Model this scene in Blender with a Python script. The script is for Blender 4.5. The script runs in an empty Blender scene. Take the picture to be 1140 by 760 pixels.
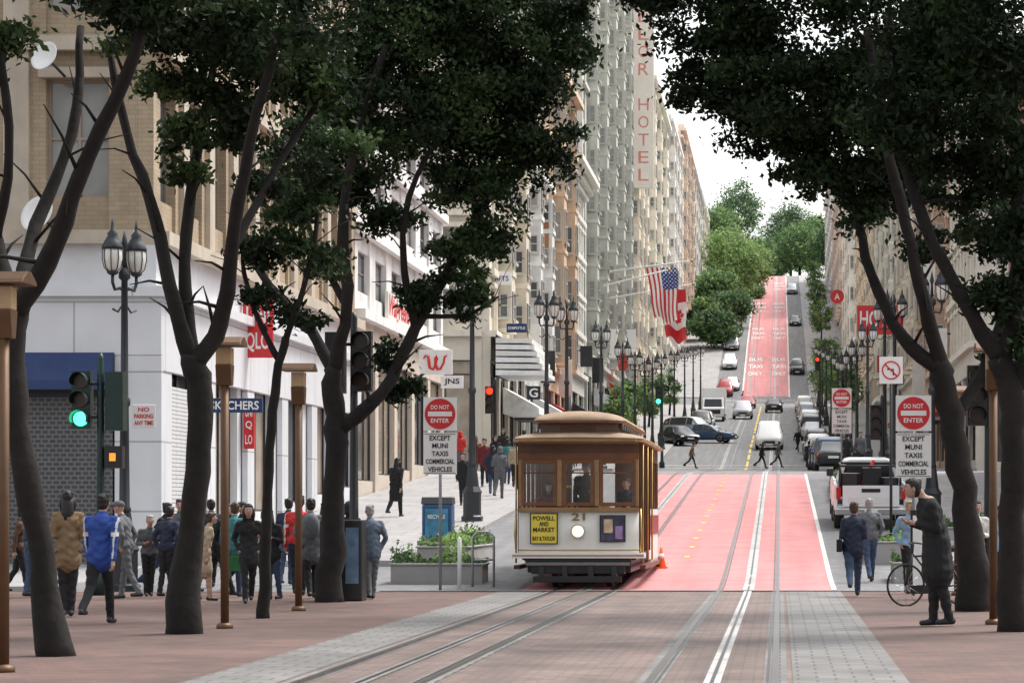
import bpy, math, random
import numpy as np
from mathutils import Vector, Matrix
random.seed(7); rng=np.random.default_rng(11)
F=2900.;VX=868.;VY=569.;CH=1.52
def P(px,py,Y): return Vector(((px-VX)*Y/F,Y,CH-(py-VY)*Y/F))
def XP(px,Y): return (px-VX)*Y/F
_py=[-200,52,107,122,165,190,300,315,370,500,520,640,1200,4000]
_pz=[0,0,3.1,3.4,4.15,6.1,13.7,14.9,25.2,46.5,48.5,50,20,-40]
def gz(y): return float(np.mean(np.interp([y-3,y-1.5,y,y+1.5,y+3],_py,_pz)))
scene=bpy.context.scene
COL=scene.collection
# ---------------------------------------------------------------- materials
MATS={}
def newmat(name):
    m=bpy.data.materials.new(name); m.use_nodes=True
    nt=m.node_tree; nt.nodes.clear()
    o=nt.nodes.new('ShaderNodeOutputMaterial'); b=nt.nodes.new('ShaderNodeBsdfPrincipled')
    nt.links.new(b.outputs[0],o.inputs[0]); return m,nt,b,o
def M(name,col,rough=.6,metal=0.,var=.18,scale=4.,bump=0.,kind=None,emit=0.,brick=None,col2=None,mortar=None):
    if name in MATS: return MATS[name]
    m,nt,b,o=newmat(name); N=nt.nodes.new; L=nt.links.new
    tc=N('ShaderNodeTexCoord'); vec=tc.outputs['Object']
    if kind=='wall':
        sp=N('ShaderNodeSeparateXYZ'); L(vec,sp.inputs[0]); ad=N('ShaderNodeMath'); L(sp.outputs[0],ad.inputs[0]); L(sp.outputs[1],ad.inputs[1])
        cb=N('ShaderNodeCombineXYZ'); L(ad.outputs[0],cb.inputs[0]); L(sp.outputs[2],cb.inputs[1]); wvec=cb.outputs[0]
    else: wvec=vec
    n=N('ShaderNodeTexNoise'); n.inputs['Scale'].default_value=scale; n.inputs['Detail'].default_value=5
    L(vec,n.inputs['Vector'])
    n2=N('ShaderNodeTexNoise'); n2.inputs['Scale'].default_value=scale*.17; n2.inputs['Detail'].default_value=3
    if kind in('wall','road'):
        mp=N('ShaderNodeMapping'); mp.inputs['Scale'].default_value=(5,5,.6) if kind=='wall' else (9,.35,1); L(vec,mp.inputs['Vector']); L(mp.outputs[0],n2.inputs['Vector'])
    else: L(vec,n2.inputs['Vector'])
    add=N('ShaderNodeMath'); L(n.outputs[0],add.inputs[0]); L(n2.outputs[0],add.inputs[1])
    mr=N('ShaderNodeMapRange'); L(add.outputs[0],mr.inputs[0]); mr.inputs[1].default_value=.65; mr.inputs[2].default_value=1.35
    mr.inputs[3].default_value=1-var; mr.inputs[4].default_value=1+var
    vm=N('ShaderNodeVectorMath'); vm.operation='SCALE'; L(mr.outputs[0],vm.inputs['Scale'])
    if brick:
        bt=N('ShaderNodeTexBrick'); L(wvec,bt.inputs['Vector'])
        bt.inputs['Color1'].default_value=(*col,1); bt.inputs['Color2'].default_value=(*(col2 or [c*.7 for c in col]),1)
        bt.inputs['Mortar'].default_value=(*(mortar or [c*.55 for c in col]),1)
        bt.inputs['Scale'].default_value=1.; bt.inputs['Brick Width'].default_value=brick[0]; bt.inputs['Row Height'].default_value=brick[1]; bt.inputs['Mortar Size'].default_value=brick[2]
        L(bt.outputs['Color'],vm.inputs[0])
    else: vm.inputs[0].default_value=col
    L(vm.outputs[0],b.inputs['Base Color'])
    b.inputs['Roughness'].default_value=rough; b.inputs['Metallic'].default_value=metal
    if bump:
        bp=N('ShaderNodeBump'); bp.inputs['Strength'].default_value=bump; bp.inputs['Distance'].default_value=.02; L(n.outputs[0],bp.inputs['Height']); L(bp.outputs[0],b.inputs['Normal'])
    if emit:
        b.inputs['Emission Color'].default_value=(*col,1); b.inputs['Emission Strength'].default_value=emit
    MATS[name]=m; return m
def glassmat(name,lo,hi,rough=.08):
    m,nt,b,o=newmat(name); N=nt.nodes.new; L=nt.links.new
    oi=N('ShaderNodeObjectInfo'); cr=N('ShaderNodeValToRGB'); L(oi.outputs['Random'],cr.inputs[0])
    cr.color_ramp.elements[0].color=(*lo,1); cr.color_ramp.elements[1].color=(*hi,1)
    e=cr.color_ramp.elements.new(.5); e.color=(*[c*1.3 for c in lo],1)
    tc=N('ShaderNodeTexCoord'); n=N('ShaderNodeTexNoise'); n.inputs['Scale'].default_value=1.3; L(tc.outputs['Object'],n.inputs['Vector'])
    mx=N('ShaderNodeVectorMath'); mx.operation='SCALE'; L(cr.outputs[0],mx.inputs[0]); mr=N('ShaderNodeMapRange'); L(n.outputs[0],mr.inputs[0]); mr.inputs[3].default_value=.5; mr.inputs[4].default_value=1.5; L(mr.outputs[0],mx.inputs['Scale'])
    L(mx.outputs[0],b.inputs['Base Color']); b.inputs['Roughness'].default_value=rough
    MATS[name]=m; return m
def clearglass(name,tint=(1,1,1),f=.14):
    m,nt,b,o=newmat(name); nt.nodes.remove(b); N=nt.nodes.new; L=nt.links.new
    t=N('ShaderNodeBsdfTransparent'); t.inputs[0].default_value=(*tint,1); g=N('ShaderNodeBsdfGlossy'); g.inputs['Roughness'].default_value=.05
    mx=N('ShaderNodeMixShader'); mx.inputs[0].default_value=f; L(t.outputs[0],mx.inputs[1]); L(g.outputs[0],mx.inputs[2]); L(mx.outputs[0],o.inputs[0]); MATS[name]=m; return m
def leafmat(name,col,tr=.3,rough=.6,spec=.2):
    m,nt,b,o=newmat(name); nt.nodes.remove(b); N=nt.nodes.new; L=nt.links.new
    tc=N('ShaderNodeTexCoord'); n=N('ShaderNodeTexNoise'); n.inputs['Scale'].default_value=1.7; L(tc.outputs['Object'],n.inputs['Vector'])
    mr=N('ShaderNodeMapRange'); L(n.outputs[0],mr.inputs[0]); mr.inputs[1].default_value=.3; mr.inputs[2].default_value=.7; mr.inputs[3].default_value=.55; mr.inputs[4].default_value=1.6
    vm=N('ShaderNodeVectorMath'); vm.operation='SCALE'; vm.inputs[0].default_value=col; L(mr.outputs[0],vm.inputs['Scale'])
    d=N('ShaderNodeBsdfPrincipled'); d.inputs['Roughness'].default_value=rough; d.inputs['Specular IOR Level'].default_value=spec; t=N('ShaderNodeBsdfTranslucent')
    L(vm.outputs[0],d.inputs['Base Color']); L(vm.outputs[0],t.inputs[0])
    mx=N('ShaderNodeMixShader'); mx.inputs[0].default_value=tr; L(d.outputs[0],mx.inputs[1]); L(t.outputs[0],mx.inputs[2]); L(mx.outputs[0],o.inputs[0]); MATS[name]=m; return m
asphalt=M('asphalt',(.17,.17,.175),.85,var=.25,scale=2,bump=.3,kind='road')
redlane=M('red_lane_paint',(.54,.20,.20),.75,var=.24,scale=1.1,bump=.2,kind='road')
concrete=M('concrete',(.34,.33,.32),.85,var=.15,scale=2,bump=.2)
paving=M('sidewalk_paving',(.34,.33,.33),.8,brick=(1.2,1.2,.015),col2=(.30,.29,.29),mortar=(.18,.18,.18),var=.15)
brickpave=M('brick_paving',(.165,.085,.070),.8,brick=(.24,.12,.012),col2=(.10,.060,.052),mortar=(.085,.07,.062),var=.42,scale=.8)
brickroad=M('brick_road',(.195,.128,.108),.7,brick=(.24,.12,.012),col2=(.125,.090,.080),mortar=(.085,.074,.068),var=.45,scale=1.0,kind='road')
granite=M('granite_paver',(.19,.185,.18),.75,brick=(.34,.3,.014),col2=(.15,.145,.14),mortar=(.09,.085,.08),var=.35,scale=1.0)
steel=M('rail_steel',(.09,.08,.075),.35,.7); slotc=M('slot_concrete',(.42,.41,.40),.8,var=.3)
white=M('white_paint',(.80,.80,.78),.5,var=.05); offwhite=M('off_white',(.70,.68,.64),.6,var=.1)
roadwhite=M('road_white',(.64,.64,.62),.8,var=.3,scale=6); yellowp=M('road_yellow',(.75,.52,.08),.7)
black=M('black_paint',(.015,.015,.017),.4); darkgrey=M('dark_grey_metal',(.035,.04,.045),.45,.3); rubber=M('rubber',(.02,.02,.02),.85)
darkgreen=M('dark_green_metal',(.012,.035,.03),.45,.2); bronze=M('bronze_metal',(.13,.07,.035),.5,.4,var=.25)
chrome=M('chrome',(.6,.6,.6),.2,1.); red=M('sign_red',(.60,.025,.03),.45,var=.08); navy=M('navy_canvas',(.02,.04,.12),.8)
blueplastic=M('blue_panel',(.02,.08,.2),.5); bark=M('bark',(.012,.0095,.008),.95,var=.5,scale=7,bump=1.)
wood=M('varnished_wood',(.17,.068,.027),.35,var=.3,scale=6); woodl=M('tan_wood',(.30,.18,.085),.45,var=.25,scale=6); cream=M('cream_paint',(.80,.78,.72),.4,var=.06)
roofbrown=M('roof_brown',(.31,.215,.14),.8,var=.25); brass=M('brass',(.5,.34,.12),.35,.9); maroon=M('maroon_paint',(.25,.02,.02),.35)
yellow=M('sign_yellow',(.82,.66,.08),.5,var=.06); glass=glassmat('window_glass',(.05,.06,.07),(.38,.37,.34)); farglass=glassmat('hazed_window_glass',(.15,.16,.165),(.42,.41,.38),.2); carglass=M('car_glass',(.02,.025,.03),.08,var=.1)  # far glass lighter and flatter, distance haze put into its colour
shopglass=glassmat('shop_glass',(.05,.05,.055),(.40,.33,.25)); clear=clearglass('clear_glass'); lampglass=M('lamp_glass',(.75,.74,.68),.3,var=.1)
orange=M('cone_orange',(.85,.17,.03),.5); awn=M('awning_white',(.78,.78,.76),.8); awnb=M('awning_black',(.03,.03,.035),.7); awnr=M('awning_red',(.45,.05,.04),.8)
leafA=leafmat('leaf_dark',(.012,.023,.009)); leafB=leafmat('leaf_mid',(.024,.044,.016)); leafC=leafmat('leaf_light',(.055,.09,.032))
fleafA=leafmat('far_leaf_dark',(.085,.15,.075)); fleafB=leafmat('far_leaf_mid',(.15,.24,.10)); fleafC=leafmat('far_leaf_light',(.27,.38,.14))  # hill foliage colours lightened to stand in for haze; planters reuse them
shutter=M('roller_shutter',(.05,.05,.055),.5,kind='wall',brick=(.16,.10,.02),col2=(.04,.04,.045),mortar=(.13,.13,.13),var=.1)
louvre=M('white_shutter',(.62,.62,.62),.6,kind='wall',brick=(9,.09,.012),col2=(.6,.6,.6),mortar=(.25,.25,.25),var=.05)
# ---------------------------------------------------------------- mesh builder
class MB:
    def __init__(s): s.v=[];s.f=[];s.m=[];s.s=[];s.mats=[]
    def mi(s,mat):
        if mat not in s.mats: s.mats.append(mat)
        return s.mats.index(mat)
    def add(s,vs,fs,mat,smooth=False):
        o=len(s.v); s.v.extend([tuple(v) for v in vs]); k=s.mi(mat)
        for f in fs: s.f.append(tuple(i+o for i in f)); s.m.append(k); s.s.append(smooth)
    def box2(s,x0,x1,y0,y1,z0,z1,mat):
        s.add([(x0,y0,z0),(x1,y0,z0),(x1,y1,z0),(x0,y1,z0),(x0,y0,z1),(x1,y0,z1),(x1,y1,z1),(x0,y1,z1)],
              [(0,3,2,1),(4,5,6,7),(0,1,5,4),(1,2,6,5),(2,3,7,6),(3,0,4,7)],mat)
    def box(s,c,d,mat,rz=0.,rx=0.):
        R=Matrix.Rotation(rz,3,'Z')@Matrix.Rotation(rx,3,'X'); c=Vector(c); a,b,e=d[0]/2,d[1]/2,d[2]/2
        vs=[c+R@Vector(p) for p in [(-a,-b,-e),(a,-b,-e),(a,b,-e),(-a,b,-e),(-a,-b,e),(a,-b,e),(a,b,e),(-a,b,e)]]
        s.add(vs,[(0,3,2,1),(4,5,6,7),(0,1,5,4),(1,2,6,5),(2,3,7,6),(3,0,4,7)],mat)
    def tube(s,pts,rad,mat,n=10,smooth=True,fy=1.):
        pts=[Vector(p) for p in pts]
        if not hasattr(rad,'__len__'): rad=[rad]*len(pts)
        vs=[];fs=[]; ref=None
        for i,p in enumerate(pts):
            a=pts[max(i-1,0)]; b=pts[min(i+1,len(pts)-1)]; d=(b-a).normalized()
            if ref is None:
                ref=Vector((1,0,0)) if abs(d.x)<.8 else Vector((0,1,0))
            u=(ref-d*ref.dot(d)).normalized(); w=d.cross(u); ref=u
            for k in range(n):
                t=2*math.pi*k/n; o=(u*math.cos(t)+w*math.sin(t))*rad[i]; o.y*=fy; vs.append(p+o)
        for i in range(len(pts)-1):
            for k in range(n):
                k2=(k+1)%n; fs.append((i*n+k,i*n+k2,(i+1)*n+k2,(i+1)*n+k))
        fs.append(tuple(range(n-1,-1,-1))); q=(len(pts)-1)*n; fs.append(tuple(q+k for k in range(n)))
        s.add(vs,fs,mat,smooth)
    def lathe(s,prof,c,mat,n=14,smooth=True):
        c=Vector(c); vs=[];fs=[]
        for r,z in prof:
            for k in range(n):
                t=2*math.pi*k/n; vs.append((c.x+r*math.cos(t),c.y+r*math.sin(t),c.z+z))
        for i in range(len(prof)-1):
            for k in range(n):
                k2=(k+1)%n; fs.append((i*n+k,i*n+k2,(i+1)*n+k2,(i+1)*n+k))
        fs.append(tuple(range(n-1,-1,-1))); q=(len(prof)-1)*n; fs.append(tuple(q+k for k in range(n)))
        s.add(vs,fs,mat,smooth)
    def ball(s,c,r,mat,n=12,m=8,smooth=True):
        if not hasattr(r,'__len__'): r=(r,r,r)
        vs=[(c[0],c[1],c[2]-r[2])];fs=[]
        for i in range(1,m):
            a=-math.pi/2+math.pi*i/m
            for k in range(n):
                t=2*math.pi*k/n; vs.append((c[0]+r[0]*math.cos(a)*math.cos(t),c[1]+r[1]*math.cos(a)*math.sin(t),c[2]+r[2]*math.sin(a)))
        vs.append((c[0],c[1],c[2]+r[2])); e=len(vs)-1
        for k in range(n):
            k2=(k+1)%n; fs.append((0,1+k2,1+k)); b=1+(m-2)*n; fs.append((e,b+k,b+k2))
        for i in range(m-2):
            for k in range(n):
                k2=(k+1)%n; fs.append((1+i*n+k,1+i*n+k2,1+(i+1)*n+k2,1+(i+1)*n+k))
        s.add(vs,fs,mat,smooth)
    def disc(s,c,r,mat,t=.02,n=24):
        c=Vector(c); d=Vector((0,t/2,0)); s.tube([c-d,c+d],r,mat,n,False)
    def prism(s,poly,x0,x1,mat,axis='X'):
        n=len(poly)
        if axis=='X': vs=[(x0,a,b) for a,b in poly]+[(x1,a,b) for a,b in poly]
        elif axis=='Y': vs=[(a,x0,b) for a,b in poly]+[(a,x1,b) for a,b in poly]
        else: vs=[(a,b,x0) for a,b in poly]+[(a,b,x1) for a,b in poly]
        s.add(vs,[tuple(range(n-1,-1,-1)),tuple(range(n,2*n))]+[(i,(i+1)%n,n+(i+1)%n,n+i) for i in range(n)],mat)
    def mesh(s,name):
        me=bpy.data.meshes.new(name); me.from_pydata(s.v,[],s.f); 
        for m in s.mats: me.materials.append(m)
        me.polygons.foreach_set('material_index',s.m); me.polygons.foreach_set('use_smooth',s.s); me.update(); return me
    def obj(s,name,parent=None,loc=(0,0,0),rz=0.,bevel=0.,world=False):
        ob=bpy.data.objects.new(name,s.mesh(name)); COL.objects.link(ob)
        if world and parent is not None: ob.location=-Vector(parent.location)
        else: ob.location=loc
        ob.rotation_euler=(0,0,rz)
        if parent is not None: ob.parent=parent
        if bevel:
            b=ob.modifiers.new('b','BEVEL'); b.width=bevel; b.segments=2; b.limit_method='ANGLE'
        return ob
def tag(o,label,cat,group=None,kind=None):
    o['label']=label
    if cat: o['category']=cat
    if group: o['group']=group
    if kind: o['kind']=kind
    return o
def empty(name,loc,label,cat,group=None,rz=0.):
    e=bpy.data.objects.new(name,None); COL.objects.link(e); e.location=loc; e.rotation_euler=(0,0,rz); e.empty_display_size=.2
    return tag(e,label,cat,group)
def dup(thing,loc,rz=None):
    def cp(o,par):
        n=o.copy(); COL.objects.link(n)
        if par is not None: n.parent=par; n.matrix_parent_inverse=o.matrix_parent_inverse.copy()
        for c in o.children: cp(c,n)
        return n
    n=cp(thing,None); n.location=loc
    if rz is not None: n.rotation_euler=(0,0,rz)
    return n
_tc={}
def tmesh(txt,w,h,mat,ext=.006,shear=0.,off=.018):
    key=(txt,round(w,3),round(h,3),mat.name,shear,off)
    if key in _tc: return _tc[key]
    cu=bpy.data.curves.new('lettering','FONT'); cu.body=txt; cu.size=1; cu.offset=off; cu.resolution_u=3; cu.extrude=.01; cu.shear=shear
    ob=bpy.data.objects.new('tmp',cu); COL.objects.link(ob); dg=bpy.context.evaluated_depsgraph_get(); 
    me=bpy.data.meshes.new_from_object(ob.evaluated_get(dg)); bpy.data.objects.remove(ob)
    n=len(me.vertices); a=np.empty(n*3); me.vertices.foreach_get('co',a); a=a.reshape(-1,3)
    mn=a.min(0); mx=a.max(0); c=(mn+mx)/2; a=(a-c); a[:,0]*=w/(mx[0]-mn[0]); a[:,1]*=h/(mx[1]-mn[1]); a[:,2]*=ext/max(1e-6,(mx[2]-mn[2]))
    b=np.stack([a[:,0],-a[:,2],a[:,1]],1) # faces -Y
    me.vertices.foreach_set('co',b.reshape(-1)); me.materials.clear(); me.materials.append(mat); me.update(); _tc[key]=me; return me
def text(txt,w,h,mat,parent,loc,rz=0.,name='lettering',shear=0.,off=.018):
    o=bpy.data.objects.new(name,tmesh(txt,w,h,mat,shear=shear,off=off)); COL.objects.link(o); o.location=loc; o.rotation_euler=(0,0,rz); o.parent=parent; return o
# ---------------------------------------------------------------- ground
def strip(name,x0,x1,y0,y1,zo,mat,kind='structure',kerb=0.,step=2.,lbl=None):
    mb=MB(); n=max(1,int(math.ceil((y1-y0)/step))); vs=[];fs=[]
    for i in range(n+1):
        y=y0+(y1-y0)*i/n; z=gz(y)+zo
        vs+= [(x0,y,z),(x1,y,z)]
    for i in range(n): fs.append((2*i,2*i+1,2*i+3,2*i+2))
    mb.add(vs,fs,mat)
    if kerb:
        o=len(vs); vs2=[(v[0],v[1],v[2]-kerb) for v in vs]; al=vs+vs2; k=[]
        for i in range(n): k+=[(2*i,2*i+2,o+2*i+2,o+2*i),(2*i+1,o+2*i+1,o+2*i+3,2*i+3)]
        k+=[(0,o,o+1,1),(2*n,2*n+1,o+2*n+1,o+2*n)]
        mb.add(al,k,concrete)
    ob=mb.obj(name); ob['kind']=kind; ob['label']=lbl or name.replace('_',' '); return ob
gm=MB(); ys=[-200,-60,0]+list(np.arange(40,660,3.))+[700,760,900,1200,2000,4000]
vs=[];fs=[]; xs=[-2500,-300,-60,-15,12,60,300,2500]
for y in ys:
    for x in xs: vs.append((x,y,gz(y)-.004))
nx=len(xs)
for i in range(len(ys)-1):
    for j in range(nx-1): fs.append((i*nx+j,i*nx+j+1,(i+1)*nx+j+1,(i+1)*nx+j))
gm.add(vs,fs,asphalt); g=gm.obj('ground'); g['kind']='structure'; g['label']='grey ground rising into a steep hill'
strip('brick_plaza',-45,-5.3,-20,49.2,.004,brickpave,step=8,lbl='red brick plaza paving under the trees')
strip('brick_plaza',1.15,40,-20,49.2,.004,brickpave,step=8,lbl='red brick plaza paving under the trees')
strip('brick_road',-5.3,1.15,-20,49.2,.004,brickroad,step=8,lbl='worn brick roadway with cable car tracks')
strip('paver_band',-5.3,-4.45,-20,49.2,.008,granite,step=8,lbl='grey granite paver band beside the track')
strip('paver_band',.12,1.15,-20,49.2,.008,granite,step=8,lbl='grey granite paver band beside the track')
strip('road',-7.9,3.6,49.2,520,.000,asphalt,lbl='asphalt street climbing the hill')
strip('red_bus_lane',-4.95,1.07,49.6,106,.004,redlane,lbl='red painted transit lanes with tracks')
strip('red_bus_lane',-4.6,1.2,318,512,.004,redlane,lbl='red painted transit lanes up the steep hill')
for a,b in((57.5,106),(123,299),(317,520)):
    strip('sidewalk',-13.7,-7.9,a,b,.13,paving,kerb=.14); strip('sidewalk',3.6,9.3,a,b,.13,paving,kerb=.14)
strip('sidewalk',-45,-13.7,49.3,57,.10,paving,kerb=.11)
for cx in(-3.72,-.6):
    for sx in(-.56,.56):
        strip('rail',cx+sx-.035,cx+sx+.035,-20,512,.014,steel,step=3,lbl='steel cable car rail set in the road')
        strip('rail_groove',cx+sx*.88-.014,cx+sx*.88+.014,-20,512,.0125,black,step=3,lbl='dark groove beside the rail')
        strip('rail_bed',cx+sx-.11,cx+sx+.11,-20,49.2,.009,granite,step=8,lbl='worn bed beside the rail')
    strip('cable_slot_band',cx-.11,cx+.11,49.6,512,.012,slotc if cx>-1 else concrete,step=3,lbl='pale concrete band around the cable slot')
    strip('cable_slot_band',cx-.075,cx+.075,-20,49.6,.012,slotc if cx>-1 else granite,step=3,lbl='pale steel band around the cable slot')
    strip('cable_slot',cx-.018,cx+.018,-20,512,.017,black,step=3,lbl='narrow dark cable slot')
for y in list(np.arange(60,105,3.2)): strip('lane_marking',-2.2,-2.08,y,y+.5,.012,yellowp,lbl='small yellow centre line mark')
for y in list(np.arange(128,296,8.)): strip('lane_marking',-2.2,-2.05,y,y+6,.012,yellowp,lbl='yellow centre line')
for y in (108,111.6,119.5,122.8,166,169,300.5,303.5,311,314): strip('crosswalk_line',-7.6,3.4,y,y+.35,.019,roadwhite,lbl='white crosswalk line')
strip('lane_marking',1.0,1.1,50,106,.012,roadwhite,lbl='white edge line')
strip('lane_marking',-4.66,-4.5,318,512,.012,roadwhite,lbl='white edge line'); strip('lane_marking',1.1,1.26,318,512,.012,roadwhite,lbl='white edge line')
strip('stop_line',-7.6,3.4,49.25,49.6,.019,granite,lbl='pale stop line at the edge of the bricks')
def roadtext(t,cx,y,w,L):
    o=bpy.data.objects.new('road_lettering',tmesh(t,w,L,roadwhite,.004)); COL.objects.link(o)
    sl=math.atan((gz(y+3)-gz(y-3))/6); o.location=(cx,y,gz(y)+.055); o.rotation_euler=(-math.pi/2+sl,0,0); o['kind']='structure'; o['label']='white lettering painted on the red lane'
for y in (345,385,430,475):
    for t,dy in(('BUS',0),('TAXI',7),('ONLY',14)):
        roadtext(t,-3.2,y-dy+8,1.8,3.6); roadtext(t,-.1,y-dy+8,1.8,3.6)
# ---------------------------------------------------------------- buildings
XL,XR=-13.7,9.3
def fbox(mb,sd,o,u0,u1,n0,n1,z0,z1,mat):
    if sd=='L': mb.box2(o[0]+n0,o[0]+n1,o[1]+u0,o[1]+u1,z0,z1,mat)
    elif sd=='R': mb.box2(o[0]-n1,o[0]-n0,o[1]+u0,o[1]+u1,z0,z1,mat)
    else: mb.box2(o[0]+u0,o[0]+u1,o[1]-n1,o[1]-n0,z0,z1,mat)
def fpt(sd,o,u,n,z):
    if sd=='L': return (o[0]+n,o[1]+u,z)
    if sd=='R': return (o[0]-n,o[1]+u,z)
    return (o[0]+u,o[1]-n,z)
RZ={'L':math.pi/2,'R':-math.pi/2,'F':0.}
_wm={}
def winmesh(w,h,fm,gm_,style=0):
    k=(round(w,2),round(h,2),fm.name,gm_.name,style)
    if k in _wm: return _wm[k]
    mb=MB(); f=.07 if style<2 else .05
    mb.box2(-w/2,w/2,.0,.03,-h/2,h/2,gm_)
    for a,b,c,d in((-w/2,-w/2+f,-h/2,h/2),(w/2-f,w/2,-h/2,h/2),(-w/2+f,w/2-f,h/2-f,h/2),(-w/2+f,w/2-f,-h/2,-h/2+f)): mb.box2(a,b,-.05,-.002,c,d,fm)
    if style==0: mb.box2(-w/2+f,w/2-f,-.04,-.002,-.03,.03,fm)
    if style==1:
        mb.box2(-w/2+f,w/2-f,-.04,-.002,-.03,.03,fm); mb.box2(-.03,.03,-.038,-.002,-h/2+f,-.03,fm); mb.box2(-.03,.03,-.038,-.002,.03,h/2-f,fm)
    if style==2:
        mb.box2(-w/2+f,w/2-f,-.04,-.002,h/2-.7,h/2-.64,fm)
        for i in range(1,3): mb.box2(-w/2+w*i/3-.025,-w/2+w*i/3+.025,-.038,-.002,-h/2+f,h/2-.7,fm)
    if style!=2: mb.box2(-w/2-.06,w/2+.06,-.16,-.051,-h/2-.1,-h/2+.02,fm)
    me=mb.mesh('window'); _wm[k]=me; return me
def facade(mb,sd,o,W,zb,zt,nf,cw,pw,sp,wm,trim,wins,bay=0,every=99,style=0,pm=None,dent=False):
    nc=max(1,round(W/cw)); cw=W/nc; fh=(zt-zb)/nf; ow=cw-pw; oh=fh-sp
    for j in range(nc+1):
        u0=max(0,j*cw-pw/2); u1=min(W,j*cw+pw/2); fbox(mb,sd,o,u0,u1,-.35,0,zb,zt,pm or wm)
        if dent and 0<j<nc: fbox(mb,sd,o,j*cw-pw*.22,j*cw+pw*.22,.002,.12,zb,zt-.95,trim)
    for j in range(nc):
        a=j*cw+pw/2; b=(j+1)*cw-pw/2
        isb=bay and j%bay==bay//2
        if isb:
            fbox(mb,sd,o,a-.1,b+.1,0,.75,zb+.2,zt-.5,wm)
            for i in range(nf): 
                z=zb+i*fh; fbox(mb,sd,o,a-.16,b+.16,0,.82,z+.05 if i else z+.1,z+.3,trim)
        for i in range(nf+1):
            z0=zb+i*fh-sp*(.5); z1=zb+i*fh+sp*.5; z0=max(z0,zb); z1=min(z1,zt)
            fbox(mb,sd,o,a,b,-.35,-.07,z0,z1,wm)
        for i in range(nf):
            zc=zb+(i+.5)*fh
            if dent and not isb: fbox(mb,sd,o,a-.12,b+.12,.003,.20,zc+oh/2,zc+oh/2+.22,trim)
            wins.append((fpt(sd,o,(a+b)/2,.79 if isb else -.24,zc),RZ[sd],ow*(.8 if isb else 1),oh,style))
            if isb and sd!='F':
                x=o[0]+(.38 if sd=='L' else -.38); wins.append(((x,o[1]+a-.14,zc),0.,.45,oh*.85,0))
    for i in range(1,nf):
        if i%every==0: fbox(mb,sd,o,0,W,.002,.24,zb+i*fh-.16,zb+i*fh+.16,trim)
    if dent:
        u=.3
        while u<W: fbox(mb,sd,o,u,u+.3,.003,.7,zt-.55,zt-.05,trim); u+=.8
    ov=1.15 if dent else .8
    fbox(mb,sd,o,0,W,.002,.35,zt-.9,zt-.6,trim); fbox(mb,sd,o,0,W+(.4 if sd!='L' else 0),-.35,ov,zt,zt+.35,trim); fbox(mb,sd,o,0,W,-.35,.5,zt+.352,zt+.8,trim)
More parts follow.
